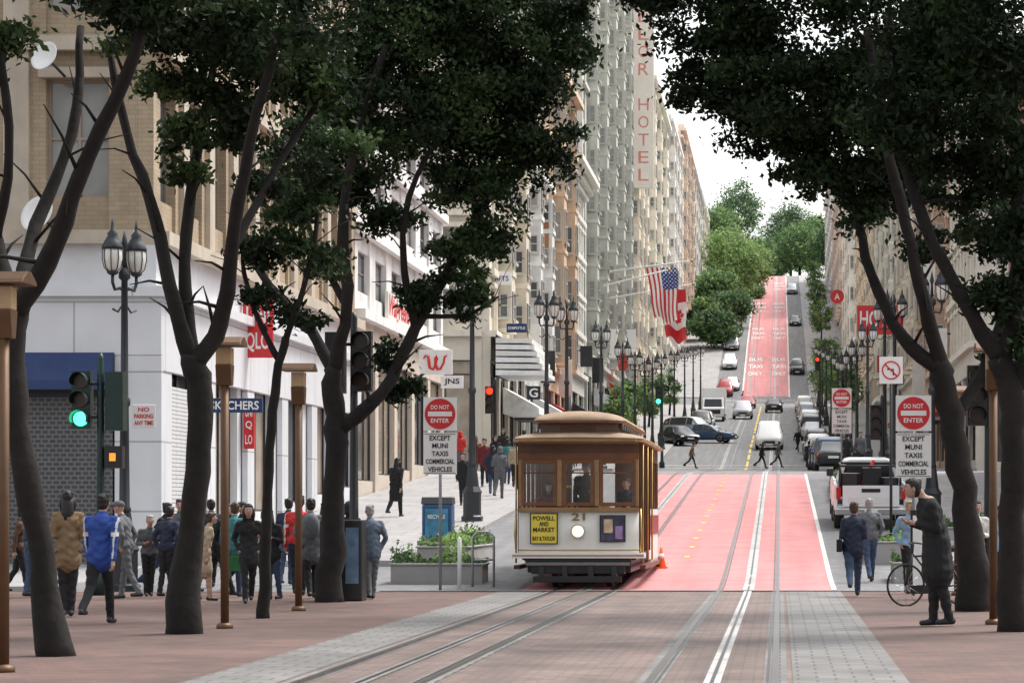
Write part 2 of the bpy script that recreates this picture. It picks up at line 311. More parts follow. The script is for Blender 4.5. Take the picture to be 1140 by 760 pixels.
def building(sd,y0,y1,top,wcol,nf,base_h,label,cw=2.6,pw=1.1,sp=1.4,bay=0,every=4,style=0,brick=None,depth=16,front=False,trimc=None,basec=None,dent=False,cat='building',fwn=(.5,.48,.44),xo=0.,col2=None):
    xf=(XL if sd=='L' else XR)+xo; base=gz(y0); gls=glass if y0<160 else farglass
    loc=Vector((xf-4 if sd=='L' else xf+4,(y0+y1)/2,base)); e=empty('building',loc,label,cat,'buildings along the street')
    k=f"{wcol}{brick}"; wm=M('wall_'+k,wcol,.85,kind='wall',var=.2,scale=1.5,brick=brick,bump=.15,col2=col2,mortar=[c*.72 for c in wcol])
    tr=M('trim_'+str(trimc or wcol),trimc or tuple(min(.78,c*1.12) for c in wcol),.8,kind='wall',var=.16,scale=2)
    bm=M('base_'+str(basec or wcol),basec or wcol,.7,kind='wall',var=.08,scale=2)
    fm=M('frame_'+str(fwn),fwn,.6)
    zg=gz(y0)-.5; ztopb=(gz(y0)+gz(min(y1,y0+20)))/2+base_h
    mb=MB(); wins=[]; y0c=y0+(.352 if front else 0)
    if sd=='L': mb.box2(xf-depth,xf-.352,y0c,y1-.02,zg,top-.3,wm)
    else: mb.box2(xf+.352,xf+depth,y0c,y1-.02,zg,top-.3,wm)
    if depth<20: # roof-top stair and plant housings
        xc=xf-depth*.5 if sd=='L' else xf+depth*.5; mb.box2(xc-2.5,xc+2,(y0+y1)/2-3,(y0+y1)/2+2,top-.298,top+2.6,wm); mb.box2(xc-4.5,xc-3,y0+4,y0+6,top-.298,top+1.8,tr)
    o=(xf,y0); W=y1-y0-.02
    facade(mb,sd,o,W,ztopb+.5,top,nf,cw,pw,sp,wm,tr,wins,bay,every,style,None,dent)
    if front:
        oF=(xf-depth,y0) if sd=='L' else (xf+.354,y0); facade(mb,'F',oF,depth-.354,ztopb+.5,top,nf,cw,pw,sp,wm,tr,wins,0,every,style,None,dent)
    sh=[]
    def basefac(s2,oo,W2,z0f):
        bw=4.6; n=max(1,round(W2/bw)); bw=W2/n
        for j in range(n+1): fbox(mb,s2,oo,max(0,j*bw-.35),min(W2,j*bw+.35),-.35,.03,z0f(j*bw)-.6,ztopb-.9,bm)
        fbox(mb,s2,oo,0,W2,-.35,.05,ztopb-.9,ztopb+.2,bm); fbox(mb,s2,oo,0,W2,-.35,.35,ztopb+.202,ztopb+.5,tr)
        for j in range(n):
            z0=z0f((j+1)*bw); h=ztopb-.9-z0-.35
            if h<.8: continue
            fbox(mb,s2,oo,j*bw+.35,(j+1)*bw-.35,-.35,-.05,z0-1,z0+.35,bm)
            sh.append((fpt(s2,oo,(j+.5)*bw,-.2,z0+.35+h/2),RZ[s2],bw-.7,h))
    basefac(sd,o,W,lambda u:gz(y0+u)+.13)
    if front: basefac('F',oF,depth-.354,lambda u:gz(y0)+.1)
    mb.obj('wall',e,world=True)
    wins.sort(key=lambda w:w[0][1])
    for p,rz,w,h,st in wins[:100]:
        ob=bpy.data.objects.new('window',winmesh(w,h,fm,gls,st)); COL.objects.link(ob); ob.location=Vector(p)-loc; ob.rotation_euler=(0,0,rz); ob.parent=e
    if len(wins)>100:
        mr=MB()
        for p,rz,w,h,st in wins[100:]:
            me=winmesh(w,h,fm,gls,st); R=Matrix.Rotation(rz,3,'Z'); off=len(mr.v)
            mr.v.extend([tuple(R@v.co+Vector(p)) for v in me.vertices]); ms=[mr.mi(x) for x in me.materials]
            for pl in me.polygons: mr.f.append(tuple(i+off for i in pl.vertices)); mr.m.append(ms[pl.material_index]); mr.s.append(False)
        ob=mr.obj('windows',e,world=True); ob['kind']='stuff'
    for p,rz,w,h in sh[:40]:
        ob=bpy.data.objects.new('shop_window',winmesh(w,h,darkgrey,shopglass,2)); COL.objects.link(ob); ob.location=Vector(p)-loc; ob.rotation_euler=(0,0,rz); ob.parent=e
    return e,loc
tan=(.38,.30,.205); creamc=(.64,.58,.48); greyc=(.50,.50,.45); pale=(.66,.64,.59); whitec=(.70,.69,.67)
b1,b1loc=building('L',57,84,24,tan,4,6.3,'tan brick corner building with white shopfront',cw=2.7,pw=1.25,sp=1.5,brick=(.3,.1,.008),col2=(.33,.26,.18),depth=24,front=True,trimc=(.47,.41,.33),basec=(.66,.67,.69),dent=True,every=1,style=1,fwn=(.3,.24,.18))
fas=M('white_fascia',(.66,.67,.69),.5,kind='wall',var=.07,scale=1.5,brick=(2.3,1.52,.02),col2=(.64,.65,.67),mortar=(.36,.37,.38))
m=MB(); m.box2(-37,-13.48,56.78,56.94,4.93,6.45,fas); m.box2(-13.64,-13.48,56.95,83.9,4.6,6.45,fas); m.box2(-37,-13.30,56.62,56.775,6.2,6.42,fas); m.box2(-13.475,-13.30,56.78,83.9,6.2,6.42,fas)
for a,b in((-14.5,-13.48),(-19.0,-18.15),(-24,-23)): m.box2(a,b,56.80,56.94,.1,4.925,fas)
for y in(57,61.5,66.1,70.7,75.2,79.7): m.box2(-13.64,-13.50,y,y+.85,.3,4.595,fas)
m.obj('fascia',b1,world=True)
b2,_=building('L',84.02,106,16,whitec,3,5.2,'white shop building with tall glazed entrance',cw=3.4,pw=1.2,sp=1.3,basec=(.58,.50,.42),every=1,fwn=(.2,.2,.2))
building('L',123,140,24,creamc,5,6,'cream ornate corner building with cornices',front=True,depth=19.9,dent=True,every=1,bay=3,style=0)
building('L',140.02,152,20,whitec,4,5.5,'white narrow shop building',every=2,cw=2.4,bay=3,xo=-.15)
building('L',152.02,166,27,(.58,.44,.32),5,5.5,'brown stone building with bay windows',bay=3,every=2,xo=.1,dent=True)
building('L',166.02,182,24,pale,5,5.5,'pale stone building with striped floors',every=1,cw=2.0,pw=.8,dent=True)
building('L',182.02,236,66,greyc,17,6,'tall grey hotel tower with many windows',cw=3.6,pw=1.9,sp=1.7,bay=3,every=6,front=True,depth=18,trimc=(.56,.56,.51),xo=-.1,fwn=(.44,.44,.40))
building('L',236.02,262,54,(.72,.65,.55),10,6,'beige hotel tower with vertical sign',cw=3.6,pw=2.1,sp=2.2,every=2,front=True,bay=2,depth=16,dent=True)  # distant walls, both sides: base colours paled in place of haze
building('L',262.02,299,45,(.78,.71,.61),8,6,'light beige stepped hotel building',cw=4.6,pw=2.6,sp=2.2,every=3,bay=3,dent=True,xo=.2)
building('L',317,352,49,(.78,.75,.69),8,6,'pale apartment tower on the hill',cw=4.4,pw=2.4,sp=2.,every=3,front=True,bay=2)
building('L',352.02,392,53,(.70,.57,.47),7,6,'brown brick apartment block',cw=4.4,pw=2.5,sp=2.1,every=4,bay=3,xo=.3)
building('L',392.02,440,53,(.78,.75,.69),5,5,'cream apartment block on steep hill',cw=4.6,pw=2.6,sp=2.1,every=3,bay=2,dent=True)
building('L',440.02,490,56,(.74,.69,.61),3,5,'tan apartment block near hill top',cw=4.6,pw=2.6,sp=2,every=2,bay=3,xo=-.2)
building('R',66,106,17,(.36,.23,.18),3,5,'red brick shop building under trees',brick=(.3,.1,.015),cw=3,every=2)
building('R',123,142,21,(.60,.56,.49),4,5.5,'grey stone corner building with rounded windows',front=True,depth=18,every=1,cw=2.4,dent=True)
building('R',142.02,166,24,(.55,.41,.31),5,5.5,'brown brick building with projecting bays',bay=3,every=3,dent=True,brick=(.4,.15,.02))
building('R',166.02,198,27,creamc,5,5.5,'cream stone hotel building',bay=2,every=2,cw=3.2,pw=1.6,xo=.15)
building('R',198.02,240,31,(.74,.70,.64),6,5.5,'pale stone building with cornice',every=2,bay=3,front=True,dent=True,cw=3.4,pw=1.7)
building('R',240.02,299,33,(.68,.58,.48),6,5.5,'beige apartment building beside the street',bay=2,every=3,cw=4,pw=2,sp=1.8)
building('R',317,360,42,(.78,.74,.67),5,5,'cream building on the hill',bay=3,every=3,front=True,cw=4,pw=2,sp=2)
building('R',360.02,420,48,(.68,.58,.50),4,5,'tan building on the steep hill',bay=2,every=2,cw=4,pw=2,sp=2,xo=-.2)
building('R',420.02,490,58,(.78,.74,.7),4,5,'pale building near hill top',bay=2,every=3,cw=4.4,pw=2.2,sp=2,dent=True)
e=empty('roller_shutter',(-16.3,56.9,.1),'black roller shutters closed over shop entrance','shutter'); m=MB(); m.box2(-18.1,-14.55,56.82,56.92,.1,4.0,shutter); m.obj('curtain',e,world=True)
m=MB(); m.box2(-18.1,-14.55,56.78,56.93,4.0,4.9,darkgrey); m.obj('shutter_box',e,world=True)
m=MB(); m.prism([(56.76,4.98),(56.76,4.2),(56.2,4.15),(56.25,4.35)],-18.1,-14.5,navy); o=m.obj('awning'); tag(o,'navy canvas awning over closed shop entrance','awning')
m=MB(); m.box2(-13.62,-13.56,57.9,61.4,.5,4.3,louvre); o=m.obj('shop_shutter'); tag(o,'white slatted shutter on white shopfront','shutter')
for (px,py,r) in((46,241,.42),(54,66,.34)):
    c=P(px,py,56.2); m=MB(); m.lathe([(.02,.0),(r*.5,.03),(r*.85,.10),(r,.16),(r*.98,.17),(r*.8,.11),(.02,.02)],(0,0,0),white,20)
    o=m.obj('satellite_dish'); o.location=c; o.rotation_euler=(math.radians(70),0,math.radians(-25)); tag(o,'white satellite dish mounted on tan building','satellite dish','satellite dishes')
    m=MB(); m.tube([(0,0,0),(0,-.1,-.6)],.03,darkgrey,8); m.obj('bracket',o)
# large striped entrance canopy on the corner building
m=MB()
for i in range(6):
    z=7.9+i*.30; m.prism([(XL+.4,z),(XL+.4,z+.24),(XL+2.7-i*.12,z+.20),(XL+2.7-i*.12,z)],122.0,127.5,awn if i%2==0 else offwhite,'Y')
m.box2(XL+.38,XL+.46,122.2,127.3,7.85,9.8,darkgrey); tag(m.obj('entrance_canopy'),'large white striped canopy over building entrance','canopy')
# ---------------------------------------------------------------- signs
def shopsign(c,w,h,rz,bm,texts,label,th=.12,name='shop_sign',cat='sign',shear=0.,rnd=False):
    m=MB()
    if rnd: m.disc((0,th/2,0),w/2,bm,th,32)
    else: m.box2(-w/2,w/2,0,th,-h/2,h/2,bm)
    o=m.obj(name,loc=c,rz=rz,bevel=.01); tag(o,label,cat)
    for t,tw,th2,dx,dz,mt in texts: text(t,tw,th2,mt,o,(dx,-.006,dz),shear=shear)
    return o
Q=math.pi/2
shopsign(P(261,451,60),1.28,.33,0,navy,[('SKECHERS',1.12,.2,0,0,white)],'navy projecting shop sign with white lettering')
shopsign(P(287,365,66),.76,1.5,0,red,[('UNI',.58,.5,0,.36,white),('QLO',.6,.5,0,-.36,white)],'square red projecting shop sign, white letters')
shopsign(P(277,474,66),.26,1.15,0,red,[('UNI',.18,.26,0,.36,white),('Q',.17,.22,0,.02,white),('LO',.18,.24,0,-.34,white)],'narrow red vertical shop sign')
shopsign((XL+.14,93,8.6),5.5,1.1,Q,offwhite,[('Walgreens',5,.95,0,0,red)],'white facade board with red script lettering',shear=.35)
o=shopsign(P(485,403,78),.98,.74,0,white,[],'white projecting sign with red script letter')
m=MB(); m.tube([(-.36,-.02,.1),(-.30,-.02,.2),(-.22,-.02,.18),(-.2,-.02,.0),(-.17,-.02,-.17),(-.08,-.02,-.22),(.0,-.02,-.1),(.05,-.02,.12),(.03,-.02,.2),(-.01,-.02,.12),(.0,-.02,-.08),(.06,-.02,-.21),(.15,-.02,-.2),(.24,-.02,-.02),(.27,-.02,.16),(.34,-.02,.2)],[.02,.03,.04,.045,.045,.035,.03,.03,.025,.03,.045,.045,.035,.03,.03,.02],red,8); m.obj('lettering',o)
shopsign(P(503,425,84),.72,.4,0,white,[('JNS',.5,.22,0,0,black)],'small white projecting sign')
shopsign(P(594,437,120),.62,.62,0,black,[('G',.4,.42,0,0,white)],'black square sign with white letter')
shopsign(P(575,365,118),.9,.4,0,navy,[('CHIPOTLE',.78,.13,0,0,white)],'dark blue projecting restaurant sign')
rust=M('rust_sign',(.38,.16,.06),.6)
shopsign(P(565,240,128),.75,3.2,0,rust,[(c,.42,.42,0,1.2-.6*i,offwhite) for i,c in enumerate('GRILL')],'rust brown vertical blade sign') 
shopsign(P(557,310,125),1.1,.6,0,white,[('GIFTS',.8,.25,0,0,blueplastic)],'white projecting sign with blue text')
for px,py,Y,h in((607,255,150,3.0),(622,300,158,2.2),(596,290,146,2.0)): shopsign(P(px,py,Y),.42,h,0,rust,[],'narrow rust brown vertical banner on facade',name='banner',cat='banner')
s=MB(); s.box2(-.95,.95,0,.5,-13.5,13.2,M('sign_white_panel',(.74,.70,.65),.6,var=.08)); o=s.obj('hotel_sign',loc=(XL+1.15,240,44.8)); tag(o,'tall white vertical hotel sign with red letters','sign')
z=-12.3; fred=M('faded_red',(.60,.22,.19),.6)
for ch in reversed('CHANCELLOR HOTEL'):
    if ch!=' ': text(ch,.95,1.1,fred,o,(0,-.006,z),off=0.)
    z+=1.62
shopsign(P(980,356,135),2.4,1.5,0,red,[("HOTEL",2.1,.85,0,.05,white)],'red neon hotel sign on stone facade')
shopsign(P(1030,300,128),1.0,2.4,0,offwhite,[('HOTEL',.8,.35,0,.5,red)],'white projecting hotel sign')
shopsign(P(932,330,215),1.15,1.15,0,red,[('A',.45,.5,0,0,white)],'round red projecting sign with white symbol',rnd=True)
for (y,z,w,mt,lb) in((127.6,3.2,5,awn,'white'),(133,3.0,4,awnb,'black'),(143,3.2,6,awn,'white'),(155,3.1,7,awnr,'red'),(170,3.2,8,awnb,'black'),(190,3.6,9,awn,'white'),(207,3.6,8,awnr,'red')):
    m=MB(); g0=gz(y)+z-2.6+2.2; m.prism([(XL+.15,g0+1.3),(XL+.15,g0),(XL+1.9,g0),(XL+1.9,g0+.3)],y,y+w,mt,'Y'); tag(m.obj('awning'),lb+' canvas awning over shopfront','awning','shop awnings')
for (y,z,w,mt,lb) in((124,3.2,6,awnr,'red'),(135,3.2,5,awn,'white'),(145,3.2,9,awnb,'black'),(170,3.1,9,awnr,'red'),(200,3.6,8,awn,'white')):
    m=MB(); g0=gz(y)+z-2.6+2.2; m.prism([(XR-.15,g0+1.3),(XR-1.9,g0+.3),(XR-1.9,g0),(XR-.15,g0)],y,y+w,mt,'Y'); tag(m.obj('awning'),lb+' canvas awning over shopfront','awning','shop awnings')
for i,(y,z,c) in enumerate(((137,7,white),(146,6,black),(158,6,offwhite),(175,7,awnb),(186,6,black),(200,8,white),(216,6,awnr),(228,8,white))):
    for sd in(-1,1):
        if sd==1 and i%2: continue
        x=(XL+.7) if sd<0 else XR-.7; m=MB(); m.box2(-.4,.4,0,.2,-.7-(i%3)*.4,.7,c); m.box2(-.7 if sd<0 else .4,-.4 if sd<0 else .7,.05,.12,.35,.45,darkgrey); tag(m.obj('shop_sign',loc=(x,y+(3 if sd>0 else 0),gz(y)+z)),'small projecting blade sign on a shopfront','sign','shop signs')
galv=M('galvanised_steel',(.3,.31,.32),.5,.5)
def dne(px,Y,top,label,sc=1.):
    x=XP(px,Y); g0=gz(Y); e=empty('do_not_enter_sign',(x,Y,g0),label,'traffic sign','do not enter signs'); H=CH-(top-VY)*Y/F-g0; S=.64*sc
    m=MB(); m.tube([(0,.03,0),(0,.03,H-.02)],.03,galv,8); m.obj('post',e)
    m=MB(); m.box2(-S/2,S/2,-.012,0,H-S,H,white); m.disc((0,-.016,H-S/2),S*.46,red,.006,32); m.box2(-S*.36,S*.36,-.024,-.020,H-S/2-.045*sc,H-S/2+.045*sc,white); m.obj('sign_board',e)
    text('DO NOT',S*.55,S*.13,white,e,(0,-.022,H-S*.3)); text('ENTER',S*.55,S*.13,white,e,(0,-.022,H-S*.7))
    z1=H-S-.04; m=MB(); m.box2(-S/2,S/2,-.012,0,z1-.8*sc,z1,white); 
    for a in((-S/2+.02,S/2-.02,z1-.03,z1-.02),(-S/2+.02,S/2-.02,z1-.8*sc+.02,z1-.8*sc+.03)): m.box2(a[0],a[1],-.016,-.0125,a[2],a[3],black)
    m.obj('lower_board',e)
    for i,(t,w) in enumerate((('EXCEPT',.40),('MUNI',.30),('TAXIS',.32),('COMMERCIAL',.54),('VEHICLES',.46))): text(t,w*sc,.095*sc,black,e,(0,-.016,z1-(.10+.15*i)*sc))
dne(490,50,442,'do not enter sign above white exceptions board')
dne(1017,47,440,'do not enter sign above white exceptions board')
dne(937,85,432,'do not enter sign further up the street')
x=XP(992,60); e=empty('no_turn_sign',(x,60,gz(60)),'white no turn sign on a post','traffic sign'); m=MB(); m.tube([(0,.03,0),(0,.03,4.5)],.035,darkgrey,8); m.obj('post',e)
m=MB(); zc=CH-(412-VY)*60/F-gz(60); m.box2(-.27,.27,-.012,0,zc-.31,zc+.31,white)
for k in range(28):
    t=2*math.pi*k/28; t2=2*math.pi*(k+1)/28; m.tube([(.2*math.cos(t),-.018,zc+.2*math.sin(t)),(.2*math.cos(t2),-.018,zc+.2*math.sin(t2))],.018,red,5)
m.tube([(-.14,-.018,zc+.14),(.14,-.018,zc-.14)],.018,red,5); m.tube([(.05,-.014,zc-.12),(.05,-.014,zc+.02),(-.09,-.014,zc+.02)],.016,black,5); m.obj('sign_board',e)
shopsign(P(160,463,47),.42,.42,0,white,[('NO',.2,.08,0,.12,red),('PARKING',.34,.08,0,.0,red),('ANY TIME',.34,.08,0,-.12,red)],'white parking sign with red text',th=.02)
# ---------------------------------------------------------------- street lamps
def lamp_master():
    e=empty('street_lamp',(0,0,0),'ornate dark twin-lantern street lamp on sidewalk','street lamp','ornate street lamps')
    m=MB(); m.lathe([(.30,0),(.30,.12),(.25,.16),(.25,.75),(.28,.8),(.19,.95),(.15,1.3),(.12,1.5)],(0,0,0),darkgrey,8,False); m.obj('base',e)
    m=MB(); m.lathe([(.11,1.5),(.13,1.55),(.10,1.62),(.08,3.5),(.11,3.55),(.11,3.65),(.075,3.7),(.06,5.9),(.11,5.95),(.11,6.05),(.05,6.15)],(0,0,0),darkgrey,12)
    q=.27
    for s in(-1,1): m.tube([(0,0,5.7),(s*.1,0,5.75),(s*(q-.05),0,5.72),(s*q,0,5.85),(s*q,0,6.0)],.032,darkgrey,8)
    m.tube([(-q,0,5.35),(-.15,0,5.3),(0,0,5.5),(.15,0,5.3),(q,0,5.35)],.022,darkgrey,6); m.lathe([(.05,6.1),(.03,6.5),(.06,6.6),(.0,6.9)],(0,0,0),darkgrey,8); m.obj('post',e)
    for sx in(-q,q):
        m=MB(); m.lathe([(.08,0),(.15,.08),(.185,.24),(.18,.42),(.12,.52)],(0,0,0),lampglass,14)
        l=m.obj('lantern',e,loc=(sx,0,6.05)); m=MB(); m.lathe([(.06,-.06),(.11,-.02),(.10,.02)],(0,0,0),darkgrey,10)
        for k in range(8):
            t=math.pi*k/4; c,s_=math.cos(t),math.sin(t); m.tube([(.085*c,.085*s_,.0),(.155*c,.155*s_,.08),(.192*c,.192*s_,.24),(.187*c,.187*s_,.44)],.010,darkgrey,5)
        m.lathe([(.20,.42),(.20,.48),(.15,.58),(.09,.68),(.10,.72),(.04,.8),(.03,.9),(.0,1.05)],(0,0,0),darkgrey,12); m.obj('lantern_cap',l)
    return e
L0=lamp_master(); L0.location=(-12.45,49.5,0); L0.rotation_euler=(0,0,math.radians(50))
for y in(72,95,104,124,141,153,164,174,187,210,233,256,280): 
    dup(L0,(-8.5,y,gz(y)+.13),.25); dup(L0,(4.15,y-1,gz(y-1)+.13),-.25)
def bronze_master():
    e=empty('bronze_light_post',(0,0,0),'slim bronze light post with square lantern head','light post','bronze light posts')
    m=MB(); m.tube([(0,0,0),(0,0,3.2)],.055,bronze,12); m.lathe([(.11,0),(.11,.05),(.065,.08)],(0,0,0),bronze,12); m.obj('post',e)
    m=MB(); m.prism([(-.06,3.15),(.06,3.15),(.12,3.42),(-.12,3.42)],-.10,.10,bronze); m.box2(-.10,.10,-.09,.09,3.422,3.64,M('amber_glass',(.45,.30,.16),.3)); m.prism([(-.25,3.66),(.25,3.66),(.22,3.70),(.06,3.78),(-.06,3.78),(-.22,3.70)],-.25,.25,bronze); m.obj('lantern_head',e,bevel=.008); return e
z0=bronze_master(); z0.location=(-7.33,24.6,0)
for x,y in((-7.2,33.8),(-7.35,39.8),(2.87,35),(3.2,47)): dup(z0,(x,y,0))
# ---------------------------------------------------------------- traffic lights
gl=M('green_lens',(.05,1,.45),.3,emit=5.); rl=M('red_lens',(1,.03,.01),.3,emit=3.); offl=M('off_lens',(.04,.02,.015),.3); ol=M('hand_orange',(1,.22,.02),.3,emit=1.6)
def head(mb,c,lit,hm):
    mb.box2(c[0]-.17,c[0]+.17,c[1],c[1]+.22,c[2]-.52,c[2]+.52,hm)
    for i in range(3):
        z=c[2]+.34-.34*i; mt=offl
        if lit=='g' and i==2: mt=gl
        if lit=='r' and i==0: mt=rl
        mb.disc((c[0],c[1]-.01,z),.13,mt,.03,18)
        vs=[];n=12
        for k in range(n+1):
            t=math.pi*(-.15+1.3*k/n); vs.append((c[0]+.15*math.cos(t),c[1],z+.15*math.sin(t))); vs.append((c[0]+.15*math.cos(t),c[1]-.24,z+.15*math.sin(t)))
        mb.add(vs,[(2*k,2*k+1,2*k+3,2*k+2) for k in range(n)],hm,True)
def signal(px,py,Y,lit,poleoff,label,ped=None,hm=None,extra=None):
    hm=hm or darkgreen; c=P(px,py,Y); g0=gz(Y)+(.13 if Y>57 else 0); px_=c.x+poleoff; e=empty('traffic_light',(px_,Y,g0),label,'traffic light','traffic lights'); H=c.z-g0
    m=MB(); m.lathe([(.16,0),(.16,.3),(.09,.4),(.07,H*.6),(.06,H+.75),(.03,H+.85)],(0,.1,0),hm,12); m.obj('pole',e)
    m=MB(); head(m,(-poleoff,0,H),lit,hm); m.tube([(0,.1,H+.3),(-poleoff,.1,H+.3)],.03,hm,8); m.tube([(0,.1,H-.3),(-poleoff,.1,H-.3)],.03,hm,8); m.obj('signal_head',e)
    if extra:
        m=MB(); m.box2(extra-.12,extra+.2,-.1,.25,H-.55,H+.5,hm); m.tube([(0,.1,H+.3),(extra,.1,H+.3)],.03,hm,8); m.obj('side_signal_head',e)
    if ped:
        m=MB(); m.box2(.1,.42,-.02,.2,ped-.2,ped+.2,black); m.box2(.19,.30,-.03,-.021,ped-.07,ped+.07,ol); m.tube([(0,.1,ped),(.1,.1,ped)],.03,hm,6); m.obj('pedestrian_signal',e)
signal(90,445,47,'g',.33,'dark green traffic light showing green',ped=2.5,extra=.25)
signal(402,402,45,None,-.14,'black traffic light seen from behind',hm=black,extra=-.35)
signal(975,470,78,None,.2,'traffic light at the crossing',hm=black); signal(545,445,100,'r',.2,'traffic light showing red by shops',hm=black)
signal(1088,440,45,None,.2,'dark traffic light beneath the trees',hm=black); signal(733,440,150,'g',.2,'distant green traffic light'); signal(910,405,200,'r',.2,'distant black traffic light showing red',hm=black)
# ---------------------------------------------------------------- street furniture
x=XP(488,60); e=empty('litter_bin',(x,60,gz(60)+.13),'blue litter bin with advertising panel on sidewalk','litter bin')
m=MB(); m.box2(-.34,.34,-.3,.3,.08,1.1,blueplastic); m.box2(-.31,.31,-.27,.27,0,.08,black); m.obj('body',e,bevel=.04); m=MB(); m.prism([(-.3,1.1),(.3,1.1),(.2,1.27),(-.2,1.27)],-.36,.36,darkgrey); m.obj('lid',e,bevel=.02)
m=MB(); m.box2(-.26,.26,-.312,-.302,.2,1.0,M('ad_panel',(.06,.25,.42),.4,var=.5,scale=5)); m.obj('poster',e); text('RECYCLE',.4,.09,white,e,(0,-.318,.82))
e=empty('information_kiosk',(-7.42,44.3,0),'black kiosk with poster beside tree trunk','kiosk')
m=MB(); m.box2(-.36,.36,-.25,.25,.0,1.38,black); m.obj('body',e,bevel=.03); m=MB(); m.box2(.08,.30,-.262,-.252,.3,1.25,M('kiosk_poster',(.12,.2,.3),.4,var=.5,scale=6)); m.obj('poster',e)
def leafobj(name,C,size,mats,asp=.5):
    N=len(C); d=rng.normal(size=(N,3)); d/=np.linalg.norm(d,axis=1)[:,None]; q=rng.normal(size=(N,3)); u=np.cross(d,q); u/=np.linalg.norm(u,axis=1)[:,None]
    s=size*rng.uniform(.6,1.3,N)[:,None]; A=d*s*.5; B=u*s*asp*.5
    V=np.stack([C-A,C+B-A*.1,C+A,C-B-A*.1],1).reshape(-1,3)
    me=bpy.data.meshes.new(name); me.vertices.add(4*N); me.vertices.foreach_set('co',V.reshape(-1)); me.loops.add(4*N); me.loops.foreach_set('vertex_index',np.arange(4*N,dtype=np.int32))
    me.polygons.add(N); me.polygons.foreach_set('loop_start',np.arange(0,4*N,4,dtype=np.int32)); me.polygons.foreach_set('loop_total',np.full(N,4,dtype=np.int32))
    for m in mats: me.materials.append(m)
    k=(np.floor((np.sin(C[:,0]*3.1+C[:,2]*2.3)+np.sin(C[:,1]*2.7+C[:,2]*1.1)+rng.normal(0,.5,N)+2)/4*len(mats))).clip(0,len(mats)-1).astype(np.int32)
    me.polygons.foreach_set('material_index',k); me.update(calc_edges=True); o=bpy.data.objects.new(name,me); COL.objects.link(o); return o
def planter(x0,x1,y0,y1,label):
    g0=gz((y0+y1)/2); c=Vector(((x0+x1)/2,(y0+y1)/2,g0)); e=empty('planter',c,label,'planter','street planters'); a,b=(x1-x0)/2,(y1-y0)/2
    m=MB(); m.box2(-a,a,-b,b,-.3,.36,concrete); m.box2(-a-.03,a+.03,-b-.03,b+.03,.362,.41,concrete); m.obj('box',e,bevel=.02)
    N=int(900*(x1-x0)*(y1-y0)); N=min(max(N,900),7000); X_=rng.uniform(-a,a,N); o=leafobj('plants',np.column_stack([X_,rng.uniform(-b,b,N),.42+np.abs(rng.normal(0,.07,N))*(1.3+np.sin(X_*6))]),.10,[fleafA,leafC,fleafB,fleafC]); o.parent=e; o['kind']='stuff'
planter(-7.8,-5.95,52.2,53.2,'concrete planter with green plants at street edge'); planter(-7.8,-6.7,56,61,'long concrete planter with shrubs'); planter(2.0,3.3,58,62,'concrete planter with tall plants'); planter(1.8,3.4,84,95,'long planter filled with shrubs'); planter(2.3,3.4,52.5,54,'concrete planter with flowers'); planter(3.8,5.5,64,66,'square concrete planter with shrubs')
bst=M('brushed_steel',(.45,.46,.47),.4,.7)
def hoop(x,y,w,h):
    m=MB(); m.tube([(-w/2,0,0),(-w/2,0,h-.1),(-w/2+.1,0,h),(w/2-.1,0,h),(w/2,0,h-.1),(w/2,0,0)],.025,bst,8); m.tube([(-w/2,0,h*.5),(w/2,0,h*.5)],.02,bst,8); tag(m.obj('hoop_barrier',loc=(x,y,gz(y)-.02)),'steel hoop barrier beside planter','barrier','hoop barriers')
hoop(-5.85,51.4,.42,1.1); hoop(1.75,57,.5,1.05)
m=MB(); m.lathe([(.04,0),(.04,1.0),(.0,1.03)],(0,0,0),white,10); o=m.obj('delineator_post',loc=(-6.22,50.6,0)); tag(o,'slim white flexible post','bollard'); 
def cone(x,y):
    e=empty('traffic_cone',(x,y,gz(y)),'orange traffic cone standing on red lane','traffic cone'); m=MB(); m.box2(-.14,.14,-.14,.14,0,.03,orange); m.obj('base',e); m=MB(); m.lathe([(.11,.03),(.02,.45),(0.01,.46)],(0,0,0),orange,14); m.obj('body',e)
    m=MB(); m.lathe([(.075,.22),(.053,.32)],(0,0,0),white,14); m.obj('band',e)
cone(XP(736,57),57)
